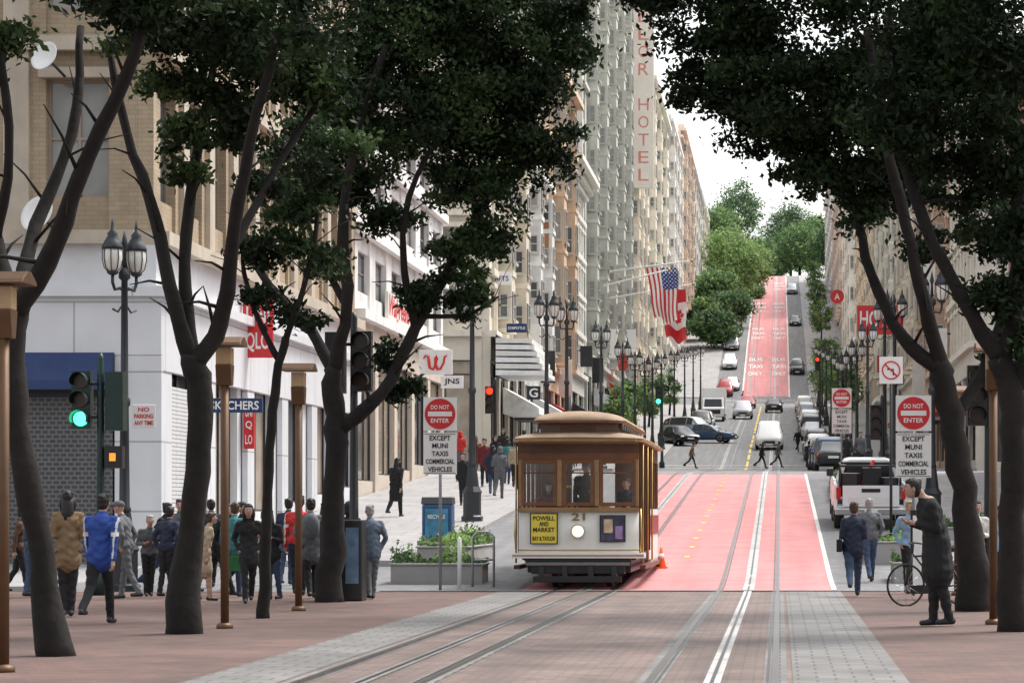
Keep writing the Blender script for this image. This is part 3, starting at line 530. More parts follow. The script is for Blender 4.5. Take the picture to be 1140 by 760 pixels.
# ---------------------------------------------------------------- trees
def tree(name,label,Y,trunk,limbs,blobs,leaf=.115,dens=1.0,mats=None):
    base=P(trunk[0][0],trunk[0][1],Y); base.z=gz(Y); e=empty('tree',base,label,'tree','street trees')
    def pt(a): return P(a[0],a[1],Y+a[3])
    m=MB(); pts=[pt(a) for a in trunk]; pts[0].z=gz(Y)-.1; rr=[a[2] for a in trunk]; rr[0]*=1.25
    def smooth(pts,rr):
        P2=[pts[0]];R2=[rr[0]]
        for i in range(len(pts)-1):
            p0=pts[max(i-1,0)];p1=pts[i];p2=pts[i+1];p3=pts[min(i+2,len(pts)-1)]
            for t in(.25,.5,.75,1.):
                q=.5*((2*p1)+(p2-p0)*t+(2*p0-5*p1+4*p2-p3)*t*t+(3*p1-p0-3*p2+p3)*t**3); j=rr[i]*.2 if t<1 else 0
                P2.append(q+Vector((random.uniform(-j,j),random.uniform(-j,j),0))); R2.append((rr[i]*(1-t)+rr[i+1]*t)*random.uniform(.92,1.09))
        return P2,R2
    a,b=smooth(pts,rr); m.tube(a,b,bark,12); m.obj('trunk',e,world=True)
    for lb in limbs:
        a,b=smooth([pt(q) for q in lb],[q[2] for q in lb]); m=MB(); m.tube(a,b,bark,9)
        for k in range(3,len(a),2): # twigs
            d=Vector((random.uniform(-1,1),random.uniform(-1,1),random.uniform(0,1))).normalized(); L=random.uniform(.4,.9); m.tube([a[k],a[k]+d*L*.5+Vector((0,0,.05)),a[k]+d*L],[b[k]*.3,b[k]*.18,.006],bark,5)
        m.obj('limb',e,world=True)
    C=[]
    for (px,py,rp,dY,ds) in blobs:
        c=np.array(P(px,py,Y+dY)); R=rp*Y/F
        nc=int(5+30*dens*ds*R**2)
        d=rng.normal(size=(nc,3)); d/=np.linalg.norm(d,axis=1)[:,None]; cc=c+d*(R*rng.uniform(.15,1.0,nc)**.6)[:,None]*np.array([1,1.,.85])
        for q in cc:
            k=int(rng.uniform(90,200)*(.5+.5*ds)); r=rng.uniform(.12,.27)*min(1.1,max(.6,R)); C.append(q+rng.normal(size=(k,3))*np.array([r,r,r*.6]))
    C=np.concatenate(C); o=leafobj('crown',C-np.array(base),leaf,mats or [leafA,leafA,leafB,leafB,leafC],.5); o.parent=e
    return e
tree('tree','leaning dark-barked street tree with forked limbs',27.4,[(65,732,.17,0),(48,620,.14,0),(24,500,.13,0),(14,400,.13,0),(18,345,.13,0)],
 [[(18,350,.11,0),(-5,270,.09,.3),(-40,180,.07,.5)],[(18,350,.12,0),(62,270,.10,-.3),(100,170,.08,-.5),(150,60,.06,-.8),(170,-40,.04,-1)],[(20,340,.09,0),(40,250,.07,.8),(80,150,.06,1.2),(90,30,.04,1.6)],[(-5,270,.06,.3),(10,170,.05,0),(0,60,.04,0)]],
 [(20,-90,110,0,.9),(150,-60,100,-1,1),(150,20,45,-1,.8),(-30,60,50,0,.5),(100,-5,25,1,.5),(8,40,20,.3,.4),(20,-180,140,1,.5),(160,-200,140,-1,.5)])
TA=tree('tree','tall dark street tree with three spreading limbs',32.4,[(205,706,.20,0),(211,610,.17,0),(221,500,.155,0),(222,430,.16,0),(215,400,.15,0)],
 [[(215,405,.11,0),(195,340,.09,0),(172,240,.08,.4),(142,150,.06,.8),(120,50,.04,1)],[(218,405,.12,0),(245,360,.10,0),(258,280,.09,-.4),(278,160,.07,-.8),(312,30,.05,-1)],[(214,400,.10,0),(206,320,.08,.3),(214,200,.07,.8),(240,60,.05,1),(250,-40,.03,1)],[(258,280,.06,-.4),(300,200,.05,.3),(350,120,.04,1)]],
 [(160,25,60,0,.9),(230,10,75,0,1),(300,40,75,-.5,1),(190,95,38,.5,.7),(330,95,60,1,1),(250,100,45,.5,.9),(270,150,36,.2,.7),(205,150,25,.4,.5),(220,-110,120,0,.6),(340,-90,120,1,.6),(240,-240,140,0,.4),(205,190,20,.8,.4),(290,205,26,.5,.5)])
tree('tree','slender young street tree trunk with thin limbs',37,[(293,688,.085,0),(296,600,.075,0),(300,500,.07,0),(308,420,.065,0),(318,375,.06,0)],
 [[(318,378,.05,0),(338,320,.04,0),(352,255,.035,.3),(350,190,.02,.5)],[(310,400,.05,0),(285,350,.04,.2),(270,290,.03,.4),(275,240,.02,.5)]],
 [(300,285,30,0,.4),(345,290,30,.2,.5),(330,235,40,.3,.8),(275,270,22,.3,.4),(350,170,60,0,1),(335,350,22,.2,.4),(290,330,16,.2,.3)],dens=.9)
tree('tree','wide street tree with long arching limb',43.6,[(367,671,.215,0),(371,590,.19,0),(374,510,.18,0),(372,450,.17,0),(370,410,.15,0)],
 [[(370,415,.11,0),(345,365,.09,.3),(300,318,.07,.6),(270,265,.05,1),(265,210,.03,1)],[(370,415,.12,0),(386,340,.10,-.3),(382,250,.09,-.5),(398,150,.07,-.8),(430,50,.05,-1)],[(376,480,.13,0),(425,437,.11,0),(462,365,.10,.3),(500,300,.09,.5),(535,235,.08,.8),(575,160,.06,1.2),(600,60,.05,1.5)],[(462,365,.07,.3),(450,300,.06,0),(455,220,.05,-.3),(500,130,.04,-.5)],[(386,340,.07,-.3),(350,270,.05,.5),(330,200,.04,1)],[(470,352,.05,.3),(520,350,.035,.6),(555,330,.02,.8)]],
 [(400,160,66,0,1),(460,120,75,0,1.1),(530,100,80,.5,1.2),(595,80,66,1,1.2),(570,165,56,1,1.2),(622,165,34,1,1),(640,60,26,1,1),(520,200,50,.5,1.1),(545,255,34,.5,.9),(505,290,38,.3,1),(470,330,28,.3,.9),(430,235,36,.2,.7),(445,435,20,.3,.6),(430,395,14,.3,.5),(520,335,24,.5,.8),(440,30,75,0,1),(540,10,80,0,1.1),(620,15,46,1,1.2),(375,90,60,0,1),(500,-90,110,0,.6),(390,-90,110,0,.6),(600,-80,80,0,.7),(345,220,34,1,.7),(375,215,34,0,.8),(370,290,22,0,.4)])
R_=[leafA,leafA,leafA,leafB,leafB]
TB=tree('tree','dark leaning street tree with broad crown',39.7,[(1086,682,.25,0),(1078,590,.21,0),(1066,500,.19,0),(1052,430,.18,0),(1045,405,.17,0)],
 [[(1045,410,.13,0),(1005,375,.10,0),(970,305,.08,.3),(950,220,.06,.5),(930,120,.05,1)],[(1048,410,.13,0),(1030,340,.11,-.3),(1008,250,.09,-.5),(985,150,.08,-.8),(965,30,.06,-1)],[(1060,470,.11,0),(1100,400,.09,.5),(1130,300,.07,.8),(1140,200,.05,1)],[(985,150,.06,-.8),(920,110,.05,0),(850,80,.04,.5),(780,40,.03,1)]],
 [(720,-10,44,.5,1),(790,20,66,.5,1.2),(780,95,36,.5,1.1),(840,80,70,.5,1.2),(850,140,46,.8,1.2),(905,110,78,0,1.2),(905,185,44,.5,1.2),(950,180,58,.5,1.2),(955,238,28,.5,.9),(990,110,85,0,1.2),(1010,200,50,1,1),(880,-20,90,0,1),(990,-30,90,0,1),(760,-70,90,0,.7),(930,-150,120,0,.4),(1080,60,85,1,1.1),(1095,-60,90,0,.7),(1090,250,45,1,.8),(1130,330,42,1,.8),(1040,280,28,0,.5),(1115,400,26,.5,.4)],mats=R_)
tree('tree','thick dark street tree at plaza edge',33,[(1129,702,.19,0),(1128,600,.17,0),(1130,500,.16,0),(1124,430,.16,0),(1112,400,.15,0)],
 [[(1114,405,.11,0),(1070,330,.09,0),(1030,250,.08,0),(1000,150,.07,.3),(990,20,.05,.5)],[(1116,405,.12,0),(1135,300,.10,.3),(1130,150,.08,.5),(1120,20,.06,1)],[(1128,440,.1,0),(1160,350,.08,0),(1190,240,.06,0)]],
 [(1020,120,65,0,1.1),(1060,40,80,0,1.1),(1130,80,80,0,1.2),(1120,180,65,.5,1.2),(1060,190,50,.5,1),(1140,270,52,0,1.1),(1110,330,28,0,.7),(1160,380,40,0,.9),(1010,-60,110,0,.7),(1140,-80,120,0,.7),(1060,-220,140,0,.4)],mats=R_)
# avenue continues unseen behind the camera; copies added to shade the foreground
for x,y in((-7.6,16),(-7.6,5)): dup(TA,(x,y,0))
for x,y in((4.6,17),(4.6,5)): dup(TB,(x,y,0))
def fartree(px,base,top,hw,Y,mats,label,leaf=.55,n=60):
    g0=gz(Y); s=F/Y; x=XP(px,Y); H=CH-(top-VY)/s-g0; R=hw/s; e=empty('tree',(x,Y,g0),label,'tree','hillside trees')
    m=MB(); m.tube([(0,0,-.2),(.1,0,H*.25),(-.1,.1,H*.5),(0,0,H*.8)],[.35,.28,.2,.05] if H>9 else [.12,.1,.07,.02],bark,8); 
    m.obj('trunk',e)
    m=MB()
    for k in range(5):
        t=k*1.3; m.tube([(0,0,H*(.3+.08*k)),(R*.5*math.cos(t),R*.5*math.sin(t),H*(.45+.08*k)),(R*.8*math.cos(t),R*.8*math.sin(t),H*(.55+.08*k))],[.16,.1,.03] if H>9 else [.05,.03,.01],bark,6)
    m.obj('limbs',e)
    C=[]
    for k in range(n):
        d=rng.normal(size=3); d/=np.linalg.norm(d); q=d*rng.uniform(.35,1)**.5; c=np.array([q[0]*R*.9,q[1]*R*.9,H*.58+q[2]*H*.38]); r=rng.uniform(.12,.25)*R; C.append(c+rng.normal(size=(int(90),3))*r*np.array([1,1,.7]))
    o=leafobj('crown',np.concatenate(C),leaf,mats,.6); o.parent=e
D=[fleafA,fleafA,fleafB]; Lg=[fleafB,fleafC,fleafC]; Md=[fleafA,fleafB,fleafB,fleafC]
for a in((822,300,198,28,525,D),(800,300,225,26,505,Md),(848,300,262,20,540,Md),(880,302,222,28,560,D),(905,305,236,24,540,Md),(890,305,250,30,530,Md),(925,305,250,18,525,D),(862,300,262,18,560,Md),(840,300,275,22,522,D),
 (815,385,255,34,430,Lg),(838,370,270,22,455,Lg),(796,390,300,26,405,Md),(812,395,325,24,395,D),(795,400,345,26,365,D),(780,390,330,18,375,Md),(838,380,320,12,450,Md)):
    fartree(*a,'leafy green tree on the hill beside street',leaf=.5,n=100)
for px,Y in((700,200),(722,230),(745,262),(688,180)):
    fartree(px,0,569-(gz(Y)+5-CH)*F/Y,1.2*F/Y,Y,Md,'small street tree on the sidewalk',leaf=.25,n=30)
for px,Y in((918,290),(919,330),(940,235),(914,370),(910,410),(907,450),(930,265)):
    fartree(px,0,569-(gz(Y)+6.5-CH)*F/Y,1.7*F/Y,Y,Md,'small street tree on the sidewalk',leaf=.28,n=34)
# ---------------------------------------------------------------- flags
def flag(c,w,h,func,label,name,n=44,mm=56):
    e=empty(name,c,label,'flag','hotel flags'); m=MB(); V=[]
    for j in range(mm+1):
        for i in range(n+1):
            u=i/n;v=j/mm; V.append((u*w*(1-.25*v)+.30*v*w+.10*math.sin(v*6)*v,.35*math.sin(u*9+v*4)*(.25+v),-v*h*(1-.06*math.sin(u*8))-.35*u*v))
    off=len(m.v); m.v.extend(V)
    for j in range(mm):
        for i in range(n):
            m.f.append((j*(n+1)+i,(j+1)*(n+1)+i,(j+1)*(n+1)+i+1,j*(n+1)+i+1)); m.m.append(m.mi(func((i+.5)/n,(j+.5)/mm))); m.s.append(True)
    m.obj('cloth',e); return e
fr=M('flag_red',(.6,.03,.04),.8,var=.05); fw=M('flag_white',(.8,.8,.78),.8,var=.05); fb=M('flag_blue',(.03,.05,.22),.8,var=.05)
def us(u,v):
    k=int(u*13)
    if u>6/13 and v<.4:
        a=(u-6/13)/(7/13)*9;b=v/.4*11
        if (int(a)+int(b))%2==0 and abs(a%1-.5)<.3 and abs(b%1-.5)<.3: return fw
        return fb
    return fr if k%2==0 else fw
lp=[(0,-.45),(.04,-.12),(.28,-.16),(.22,-.05),(.45,.12),(.36,.17),(.40,.33),(.24,.30),(.19,.36),(.06,.2),(.12,.45),(.05,.41),(0,.52)]
lp=lp+[(-a,b) for a,b in reversed(lp[:-1])]
def inside(x,y):
    c=False;n=len(lp)
    for i in range(n):
        x1,y1=lp[i];x2,y2=lp[(i+1)%n]
        if (y1>y)!=(y2>y) and x<(x2-x1)*(y-y1)/(y2-y1)+x1: c=not c
    return c
def ca(u,v):
    if v<.25 or v>.75: return fr
    return fr if inside((v-.5)*3.2,(u-.5)*1.15) else fw
flag(P(719,298,205),2.5,4.0,us,'striped american flag hanging from hotel pole','american_flag'); flag(P(734,322,207),2.1,3.9,ca,'red and white canadian flag hanging from pole','canadian_flag')
for (px0,py0,px1,py1,Y0) in((672,303,770,290,205),(672,333,772,316,207),(672,318,745,300,190)):
    m=MB(); a=P(px0,py0,Y0); b=P(px1,py1,Y0); m.tube([a,b],[.07,.04],white,8); m.ball(b,.12,brass,8,6); tag(m.obj('flagpole'),'white angled flagpole on hotel facade','flagpole','hotel flagpoles')
# ---------------------------------------------------------------- vehicles
def wheel(par,x,y,r,w=.22):
    m=MB(); m.tube([(-w/2,0,0),(-w/2+.03,0,0),(w/2-.03,0,0),(w/2,0,0)],[r*.9,r,r,r*.9],rubber,20); wo=m.obj('wheel',par,loc=(x,y,r)); m=MB(); m.tube([(-w/2-.012,0,0),(w/2+.012,0,0)],r*.6,chrome,14,False)
    for k in range(5):
        t=k*2*math.pi/5; m.tube([(-w/2-.02 if x<0 else w/2+.02,0,0),(-w/2-.02 if x<0 else w/2+.02,r*.55*math.cos(t),r*.55*math.sin(t))],.03,darkgrey,5)
    m.obj('rim',wo)
KINDS={
'sedan':(4.6,.33,[(0,.70,.35,.55,.62,.55),(.15,.82,.25,.66,.74,.7),(1.2,.88,.22,.84,.92,.78),(1.9,.9,.22,.92,1.36,.62),(2.4,.9,.22,.93,1.44,.60),(3.2,.9,.22,.94,1.42,.60),(3.9,.88,.24,.96,1.06,.7),(4.4,.84,.28,.92,1.02,.72),(4.6,.74,.36,.8,.9,.62)],(2,5),(1.0,3.65)),
'suv':(4.7,.38,[(0,.76,.4,.75,.85,.6),(.15,.88,.3,.85,.98,.74),(1.15,.93,.28,1.02,1.12,.84),(1.75,.94,.28,1.08,1.68,.70),(2.3,.94,.28,1.09,1.78,.68),(3.9,.94,.28,1.1,1.76,.68),(4.45,.92,.3,1.1,1.6,.66),(4.7,.84,.4,1.0,1.1,.74)],(3,6),(.95,3.75)),
'van':(4.9,.36,[(0,.80,.38,.7,.8,.66),(.15,.92,.28,.82,.95,.8),(.8,.98,.26,1.02,1.2,.88),(1.6,.98,.26,1.1,1.9,.76),(2.2,.98,.26,1.1,1.98,.75),(4.3,.98,.26,1.1,1.96,.75),(4.8,.95,.28,1.1,1.85,.72),(4.9,.90,.36,1.0,1.5,.76)],(3,6),(.95,3.95))}
hl=M('headlight_glass',(.7,.72,.75),.15); tl=M('taillight_red',(.5,.01,.01),.25); br=M('brake_lit',(1,.03,.02),.3,emit=.5)
def vehicle(kind,x,y,paint,label,heading=0.,name='car',cat='car',brk=False):
    """heading 0: front faces down the hill (-Y)"""
    Ln,wr,st,cab,wy=KINDS[kind]; e=empty(name,(x,y,gz(y)),label,cat,'cars on the street',rz=heading); sl=math.atan((gz(y+3)-gz(y-3))/6)
    if abs(heading)<.1: e.rotation_euler=(sl,0,heading)
    elif abs(heading-math.pi)<.1: e.rotation_euler=(-sl,0,heading)
    off=-Ln/2; m=MB(); vs=[];fs=[]
    def ring(s): 
        y_,hw,zl,zb,zt,ht=s; return [(-hw*.85,zl),(-hw,zl+.14),(-hw*1.01,(zl+zb)/2),(-hw,zb),(-ht,zt-.06),(-ht*.75,zt),(ht*.75,zt),(ht,zt-.06),(hw,zb),(hw*1.01,(zl+zb)/2),(hw,zl+.14),(hw*.85,zl)]
    for s in st: vs+=[(a,s[0]+off,b) for a,b in ring(s)]
    n=12
    for i in range(len(st)-1):
        for k in range(n): fs.append((i*n+k,(i+1)*n+k,(i+1)*n+(k+1)%n,i*n+(k+1)%n))
    fs.append(tuple(range(n))); q=(len(st)-1)*n; fs.append(tuple(q+k for k in range(n-1,-1,-1))); m.add(vs,fs,paint,True); b=m.obj('body',e)
    bb=b.modifiers.new('b','BEVEL'); bb.width=.04; bb.segments=2; bb.limit_method='ANGLE'; bb.angle_limit=.6
    c0,c1=cab
    def rp(i,k): 
        r=ring(st[i]); return Vector((r[k][0],st[i][0]+off,r[k][1]))
    def quad(a,b_,c,d,nrm,ins=.10,nm='window'):
        cen=(a+b_+c+d)/4; pts=[p+(cen-p)*ins+nrm*.02 for p in(a,b_,c,d)]; pts2=[p-nrm*.03 for p in pts]; mm=MB(); mm.add(pts+pts2,[(0,1,2,3),(0,4,5,1),(1,5,6,2),(2,6,7,3),(3,7,4,0)],carglass); mm.obj(nm,e)
    f=c0-1 if kind!='sedan' else 2; 
    quad(rp(f,4),rp(f,7),rp(f+1,7),rp(f+1,4),Vector((0,-.8,.6)),.08,'windscreen')
    r=len(st)-2 if kind!='sedan' else 5
    quad(rp(r,4),rp(r,7),rp(r+1,7),rp(r+1,4),Vector((0,.8,.6)) if kind=='sedan' else Vector((0,1,.2)),.1,'rear_window')
    for sd,(ka,kb) in((-1,(3,4)),(1,(8,7))):
        for i in range(c0,c1 if kind!='sedan' else 5):
            a,b_,c,d=rp(i,ka),rp(i+1,ka),rp(i+1,kb),rp(i,kb); quad(a,b_,c,d,Vector((sd*.9,0,.3)),.09,'side_window')
    y0=off; y1=off+Ln
    zf=st[1][3]-.08; zr=st[-2][3]-.15
    for sx in(-1,1):
        m=MB(); m.ball((0,0,0),(.17,.10,.08),hl,10,6); m.obj('headlight',e,loc=(sx*.62,y0+.09,zf-.02)); m=MB(); m.box2(-.1,.1,-.05,.05,-.13 if kind!='sedan' else -.07,.13 if kind!='sedan' else .07,br if brk else tl); m.obj('taillight',e,loc=(sx*.7,y1-.08,zr),bevel=.02)
        m=MB(); m.ball((0,0,0),(.1,.06,.07),paint,8,6); m.obj('wing_mirror',e,loc=(sx*(st[c0][1]+.07),st[c0][0]+off-.15,st[c0][3]+.06))
    m=MB(); m.box2(-.42,.42,y0-.015,y0+.1,zf-.25,zf-.06,black); m.box2(-.7,.7,y0-.03,y0+.12,.36,.45,black); m.obj('grille',e); m=MB(); m.box2(-.26,.26,y1-.02,y1+.012,.62,.74,white); m.obj('number_plate',e); m=MB(); m.box2(-.26,.26,y0-.045,y0-.031,.38,.5,white); m.obj('number_plate',e)
    for yy in wy:
        for sx in(-1,1): wheel(e,sx*(st[3][1]-.10),off+yy,wr)
    return e
pw_=M('car_white',(.75,.76,.77),.25,var=.04); pb=M('car_black',(.02,.022,.026),.2,var=.1); ps=M('car_silver',(.38,.39,.41),.28,.5,var=.05); pbl=M('car_blue',(.05,.09,.16),.22,var=.1); pr=M('car_red',(.3,.03,.03),.25,var=.1)
vehicle('van',-.75,190,pw_,'white passenger van driving down toward crossing',name='van',cat='van')
vehicle('sedan',-5.6,200,pbl,'dark sedan turning across the street',heading=math.radians(75)); vehicle('suv',-7.0,207,ps,'silver suv turning beside dark sedan',heading=math.radians(60)); vehicle('sedan',-7.6,196,pb,'dark sedan parked at the kerb',heading=math.radians(25))
vehicle('suv',2.3,340,pb,'dark suv driving on the hill'); vehicle('sedan',2.4,400,pb,'dark car driving down the hill'); vehicle('suv',2.2,460,ps,'silver suv near the hill top'); vehicle('sedan',-5.9,325,pw_,'white car on the hill'); vehicle('suv',-6.6,345,pw_,'white suv parked on the hill'); vehicle('suv',-6.6,365,ps,'silver suv parked on hill')
for i,(y,k,p) in enumerate(((128,'sedan',pb),(136,'suv',pbl),(150,'suv',pb),(158,'sedan',ps),(176,'suv',pw_),(184,'suv',pb),(205,'sedan',ps),(214,'suv',pb),(226,'suv',pw_),(238,'sedan',pr),(250,'suv',ps),(262,'sedan',pb),(275,'suv',pw_))):
    vehicle(k,2.6,y,p,'%s parked at the kerb'%({'sedan':'low sedan','suv':'tall suv'}[k]),heading=math.pi,brk=(i%4==0))
for i,(y,k,p) in enumerate(((222,'suv',pb),(232,'sedan',pw_),(268,'suv',ps),(280,'sedan',pb),(320,'suv',pr),(382,'sedan',pb),(396,'suv',pw_))): vehicle(k,-6.7,y,p,'parked %s facing down the hill'%k)
vehicle('suv',-3.6,255,ps,'silver suv driving down street'); vehicle('sedan',-3.6,290,pr,'red sedan driving down street'); vehicle('sedan',-.6,275,pb,'dark sedan driving up street',heading=math.pi)
e=empty('box_truck',(-6.3,246,gz(246)),'white box truck parked beside sidewalk','truck'); m=MB(); m.box2(-1.15,1.15,1.6,6.5,.8,3.3,pw_); m.obj('cargo_box',e,bevel=.04); m=MB(); m.prism([(0,.5),(1.55,.5),(1.55,2.3),(.7,2.3),(.15,1.4),(0,1.3)],-1.0,1.0,pw_); m.obj('cab',e,bevel=.05)
m=MB(); m.add([(-.85,.16,1.42),(.85,.16,1.42),(.8,.62,2.18),(-.8,.62,2.18)],[(0,1,2,3)],carglass); m.obj('windscreen',e); m=MB(); m.box2(-.7,.7,-.02,0,.75,1.15,black); m.obj('grille',e)
for yy in(.8,5.2):
    for sx in(-1,1): wheel(e,sx*.95,yy,.42)
Yp=70; e=empty('pickup_truck',(2.45,Yp,gz(Yp)),'white pickup truck with gear in its bed, rear facing','pickup truck'); e.rotation_euler=(math.atan(.055),0,0)
pf=[(0,.55),(0,1.22),(2.0,1.24),(2.0,1.28),(4.2,1.28),(5.6,1.15),(5.75,.9),(5.7,.5),(5.05,.5),(4.95,.85),(4.6,.98),(4.25,.85),(4.15,.5),(1.45,.5),(1.35,.85),(1.0,.98),(.65,.85),(.55,.5)]
m=MB(); m.prism(pf,-.98,-.90,pw_); m.prism(pf,.90,.98,pw_)
m.box2(-.897,.897,.05,5.6,.5,.66,pw_); m.box2(-.897,.897,4.1,5.6,.662,1.15,pw_); m.obj('body',e,bevel=.03)
m=MB(); m.prism([(-.88,.75),(.88,.75),(.86,1.28),(.66,1.8),(.5,1.84),(-.5,1.84),(-.66,1.8),(-.86,1.28)],2.15,3.7,pw_,'Y'); cab=m.obj('cab',e,bevel=.05); m=MB(); m.add([(-.74,2.12,1.3),(.74,2.12,1.3),(.6,2.12,1.74),(-.6,2.12,1.74)],[(0,1,2,3)],carglass); m.obj('rear_window',e)
m=MB(); m.box2(-.76,.76,-.03,.05,.64,1.2,pw_); m.box2(-.25,.25,-.045,-.031,1.02,1.12,black); m.box2(-.6,.6,-.04,-.031,.72,.9,offwhite); m.obj('tailgate',e,bevel=.02)
m=MB(); m.box2(-.96,.96,-.2,-.04,.42,.60,chrome); m.obj('bumper',e,bevel=.03); m=MB(); m.box2(-.17,.17,-.215,-.2,.45,.56,white); m.obj('number_plate',e)
for sx in(-1,1):
    m=MB(); m.box2(-.06,.06,-.02,.03,-.16,.16,tl); m.obj('taillight',e,loc=(sx*.87,-.02,1.0),bevel=.01); wheel(e,sx*.84,1.0,.40,.26); wheel(e,sx*.84,4.6,.40,.26)
    m=MB(); m.box2(-.1,.1,-.08,.08,-.11,.11,black); m.obj('wing_mirror',e,loc=(sx*1.03,3.6,1.42),bevel=.03)
m=MB(); 
for (a,b,c,d) in((-.55,.4,.5,.62),(.05,.9,.5,.75),(.5,.5,.4,.5),(-.2,1.4,.8,.8)): m.box((a,b,.9+d/2),(c,.5,d),black,rz=a*.5)
m.tube([(-.8,.2,1.2),(-.8,.2,1.72),(.8,.2,1.72),(.8,.2,1.2)],.035,black,8); m.tube([(-.8,1.8,1.2),(-.8,1.8,1.74),(.8,1.8,1.74),(.8,1.8,1.2)],.035,black,8); m.tube([(-.8,.2,1.72),(-.8,1.8,1.74)],.03,black,8); m.tube([(.8,.2,1.72),(.8,1.8,1.74)],.03,black,8); m.tube([(-.2,.8,1.2),(.1,.7,1.85)],.05,red,8); o=m.obj('cargo_rack',e)
# ---------------------------------------------------------------- cable car
CY=50.2; cc=empty('cable_car',(-3.88,CY,.02),'vintage cream and wood cable car on its track','cable car')
W=1.16; cwd=M('dark_side_wood',(.10,.042,.02),.4,var=.3,scale=6)
m=MB(); m.box2(-1.0,1.0,.2,8.2,.32,.55,black); m.box2(-.9,.9,-.12,.2,.30,.52,black); m.box2(-1.02,1.02,-.02,.2,.50,.60,darkgrey)
for a in(-.7,-.25,.25,.7): m.box2(a-.05,a+.05,-.2,-.12,.2,.45,darkgrey)
m.box2(-.85,.85,-.24,-.2,.14,.26,black); m.box2(-1.0,1.0,-.16,-.13,.46,.52,M('worn_steel',(.22,.2,.18),.5,.5)); m.obj('chassis',cc,bevel=.01)
m=MB(); m.box2(-1.28,1.28,-.08,.35,.60,.70,cream); m.box2(-1.26,1.26,-.085,-.081,.64,.66,maroon)
m.box2(-1.28,-W-.005,.35,8.0,.38,.46,cwd); m.box2(W+.005,1.28,.35,8.0,.38,.46,cwd); m.obj('running_board',cc,bevel=.015)
m=MB(); n=16; vs=[]
for i in range(n+1):
    u=-1+2*i/n; yy=.10*u*u; vs+=[(u*W,yy,.80),(u*W,yy,1.50)]
vs2=[(x,y+.06,z) for x,y,z in vs]; k=len(vs)
m.add(vs+vs2,[(2*i,2*i+2,2*i+3,2*i+1) for i in range(n)]+[(k+2*i,k+2*i+1,k+2*i+3,k+2*i+2) for i in range(n)]+[(2*i+1,2*i+3,k+2*i+3,k+2*i+1) for i in range(n)],cream,True)
m.obj('front_panel',cc)
m=MB()
def arc(z0,z1,d,mat,x0=-W,x1=W,n=14):
    vs=[]
    for i in range(n+1):
        x=x0+(x1-x0)*i/n; yy=.10*(x/W)**2; vs+=[(x,yy-d,z0),(x,yy-d,z1),(x,yy+.05,z0),(x,yy+.05,z1)]
    fs=[]
    for i in range(n):
        a=4*i;b=a+4; fs+=[(a,b,b+1,a+1),(a+1,b+1,b+3,a+3),(a,a+2,b+2,b),(a+2,a+3,b+3,b+2)]
    fs+=[(0,1,3,2),(4*n,4*n+2,4*n+3,4*n+1)]; m.add(vs,fs,mat)
arc(1.50,1.58,.05,woodl); arc(.70,.80,.03,cream); arc(.745,.765,.04,brass); arc(2.50,2.62,.03,wood); arc(2.622,2.80,.035,cwd); arc(2.80,2.90,.08,woodl); m.obj('front_trim',cc)
for cx,ww in((-.76,.72),(0,.62),(.76,.72)):
    yc=.10*(cx/W)**2; ang=math.atan(.2*cx/W/W) ; mw=MB(); f=.075; h=.90
    for a,b,c,d in((-ww/2,-ww/2+f,-h/2,h/2),(ww/2-f,ww/2,-h/2,h/2),(-ww/2+f,ww/2-f,h/2-f,h/2),(-ww/2+f,ww/2-f,-h/2,-h/2+f)): mw.box2(a,b,-.05,.03,c,d,wood)
    mw.box2(-ww/2+f,ww/2-f,-.03,.02,.18,.21,wood)
    wo=mw.obj('window',cc,loc=(cx,yc,2.05),rz=ang,bevel=.012); mg=MB(); mg.box2(-ww/2+f,ww/2-f,0,.008,-h/2+f,h/2-f,clear); mg.obj('window_pane',wo)
for cx in(-.36,.36,-1.11,1.11): m=MB(); yc=.10*(cx/W)**2; m.box2(cx-.045,cx+.045,yc-.06,yc+.05,1.6,2.5,woodl); m.obj('front_pillar',cc,bevel=.01)
m=MB(); n=14
def rsec(y,hw,z0,rise): return [(hw*math.cos(math.pi*i/n),y,z0+rise*math.sin(math.pi*i/n)) for i in range(n+1)]
L_=[(-.28,1.12,.02),(-.22,1.21,.08),(.1,1.25,.15),(1.,1.26,.18),(7.2,1.26,.18),(8.0,1.25,.15),(8.35,1.12,.03)]
vs=[];fs=[]
for y,hw,r in L_: vs+=rsec(y,hw,2.90,r)
q=n+1
for i in range(len(L_)-1):
    for k in range(n): fs.append((i*q+k,i*q+k+1,(i+1)*q+k+1,(i+1)*q+k))
m.add(vs,fs,roofbrown,True)
m.prism([(-1.12,-.3),(1.12,-.3),(1.27,.1),(1.27,8.0),(1.12,8.35),(-1.12,8.35),(-1.27,8.0),(-1.27,.1)],2.84,2.905,woodl,'Z'); r=m.obj('roof',cc)
m=MB(); m.prism([(-.75,.2),(-.35,.0),(.35,.0),(.75,.2),(.8,7.9),(-.8,7.9)],2.98,3.25,cwd,'Z')
for y in np.arange(.5,7.8,.75): m.box2(-.82,-.803,y,y+.5,3.10,3.22,glass); m.box2(.803,.82,y,y+.5,3.10,3.22,glass)
cl=m.obj('clerestory',cc); m=MB(); vs=[];fs=[]; L2=[(-.14,.62,.01),(-.09,.76,.09),(.2,.88,.19),(.8,.9,.21),(7.5,.9,.21),(8.1,.6,.02)]
for y,hw,rr in L2: vs+=rsec(y,hw,3.25,rr)
for i in range(len(L2)-1):
    for k in range(n): fs.append((i*q+k,i*q+k+1,(i+1)*q+k+1,(i+1)*q+k))
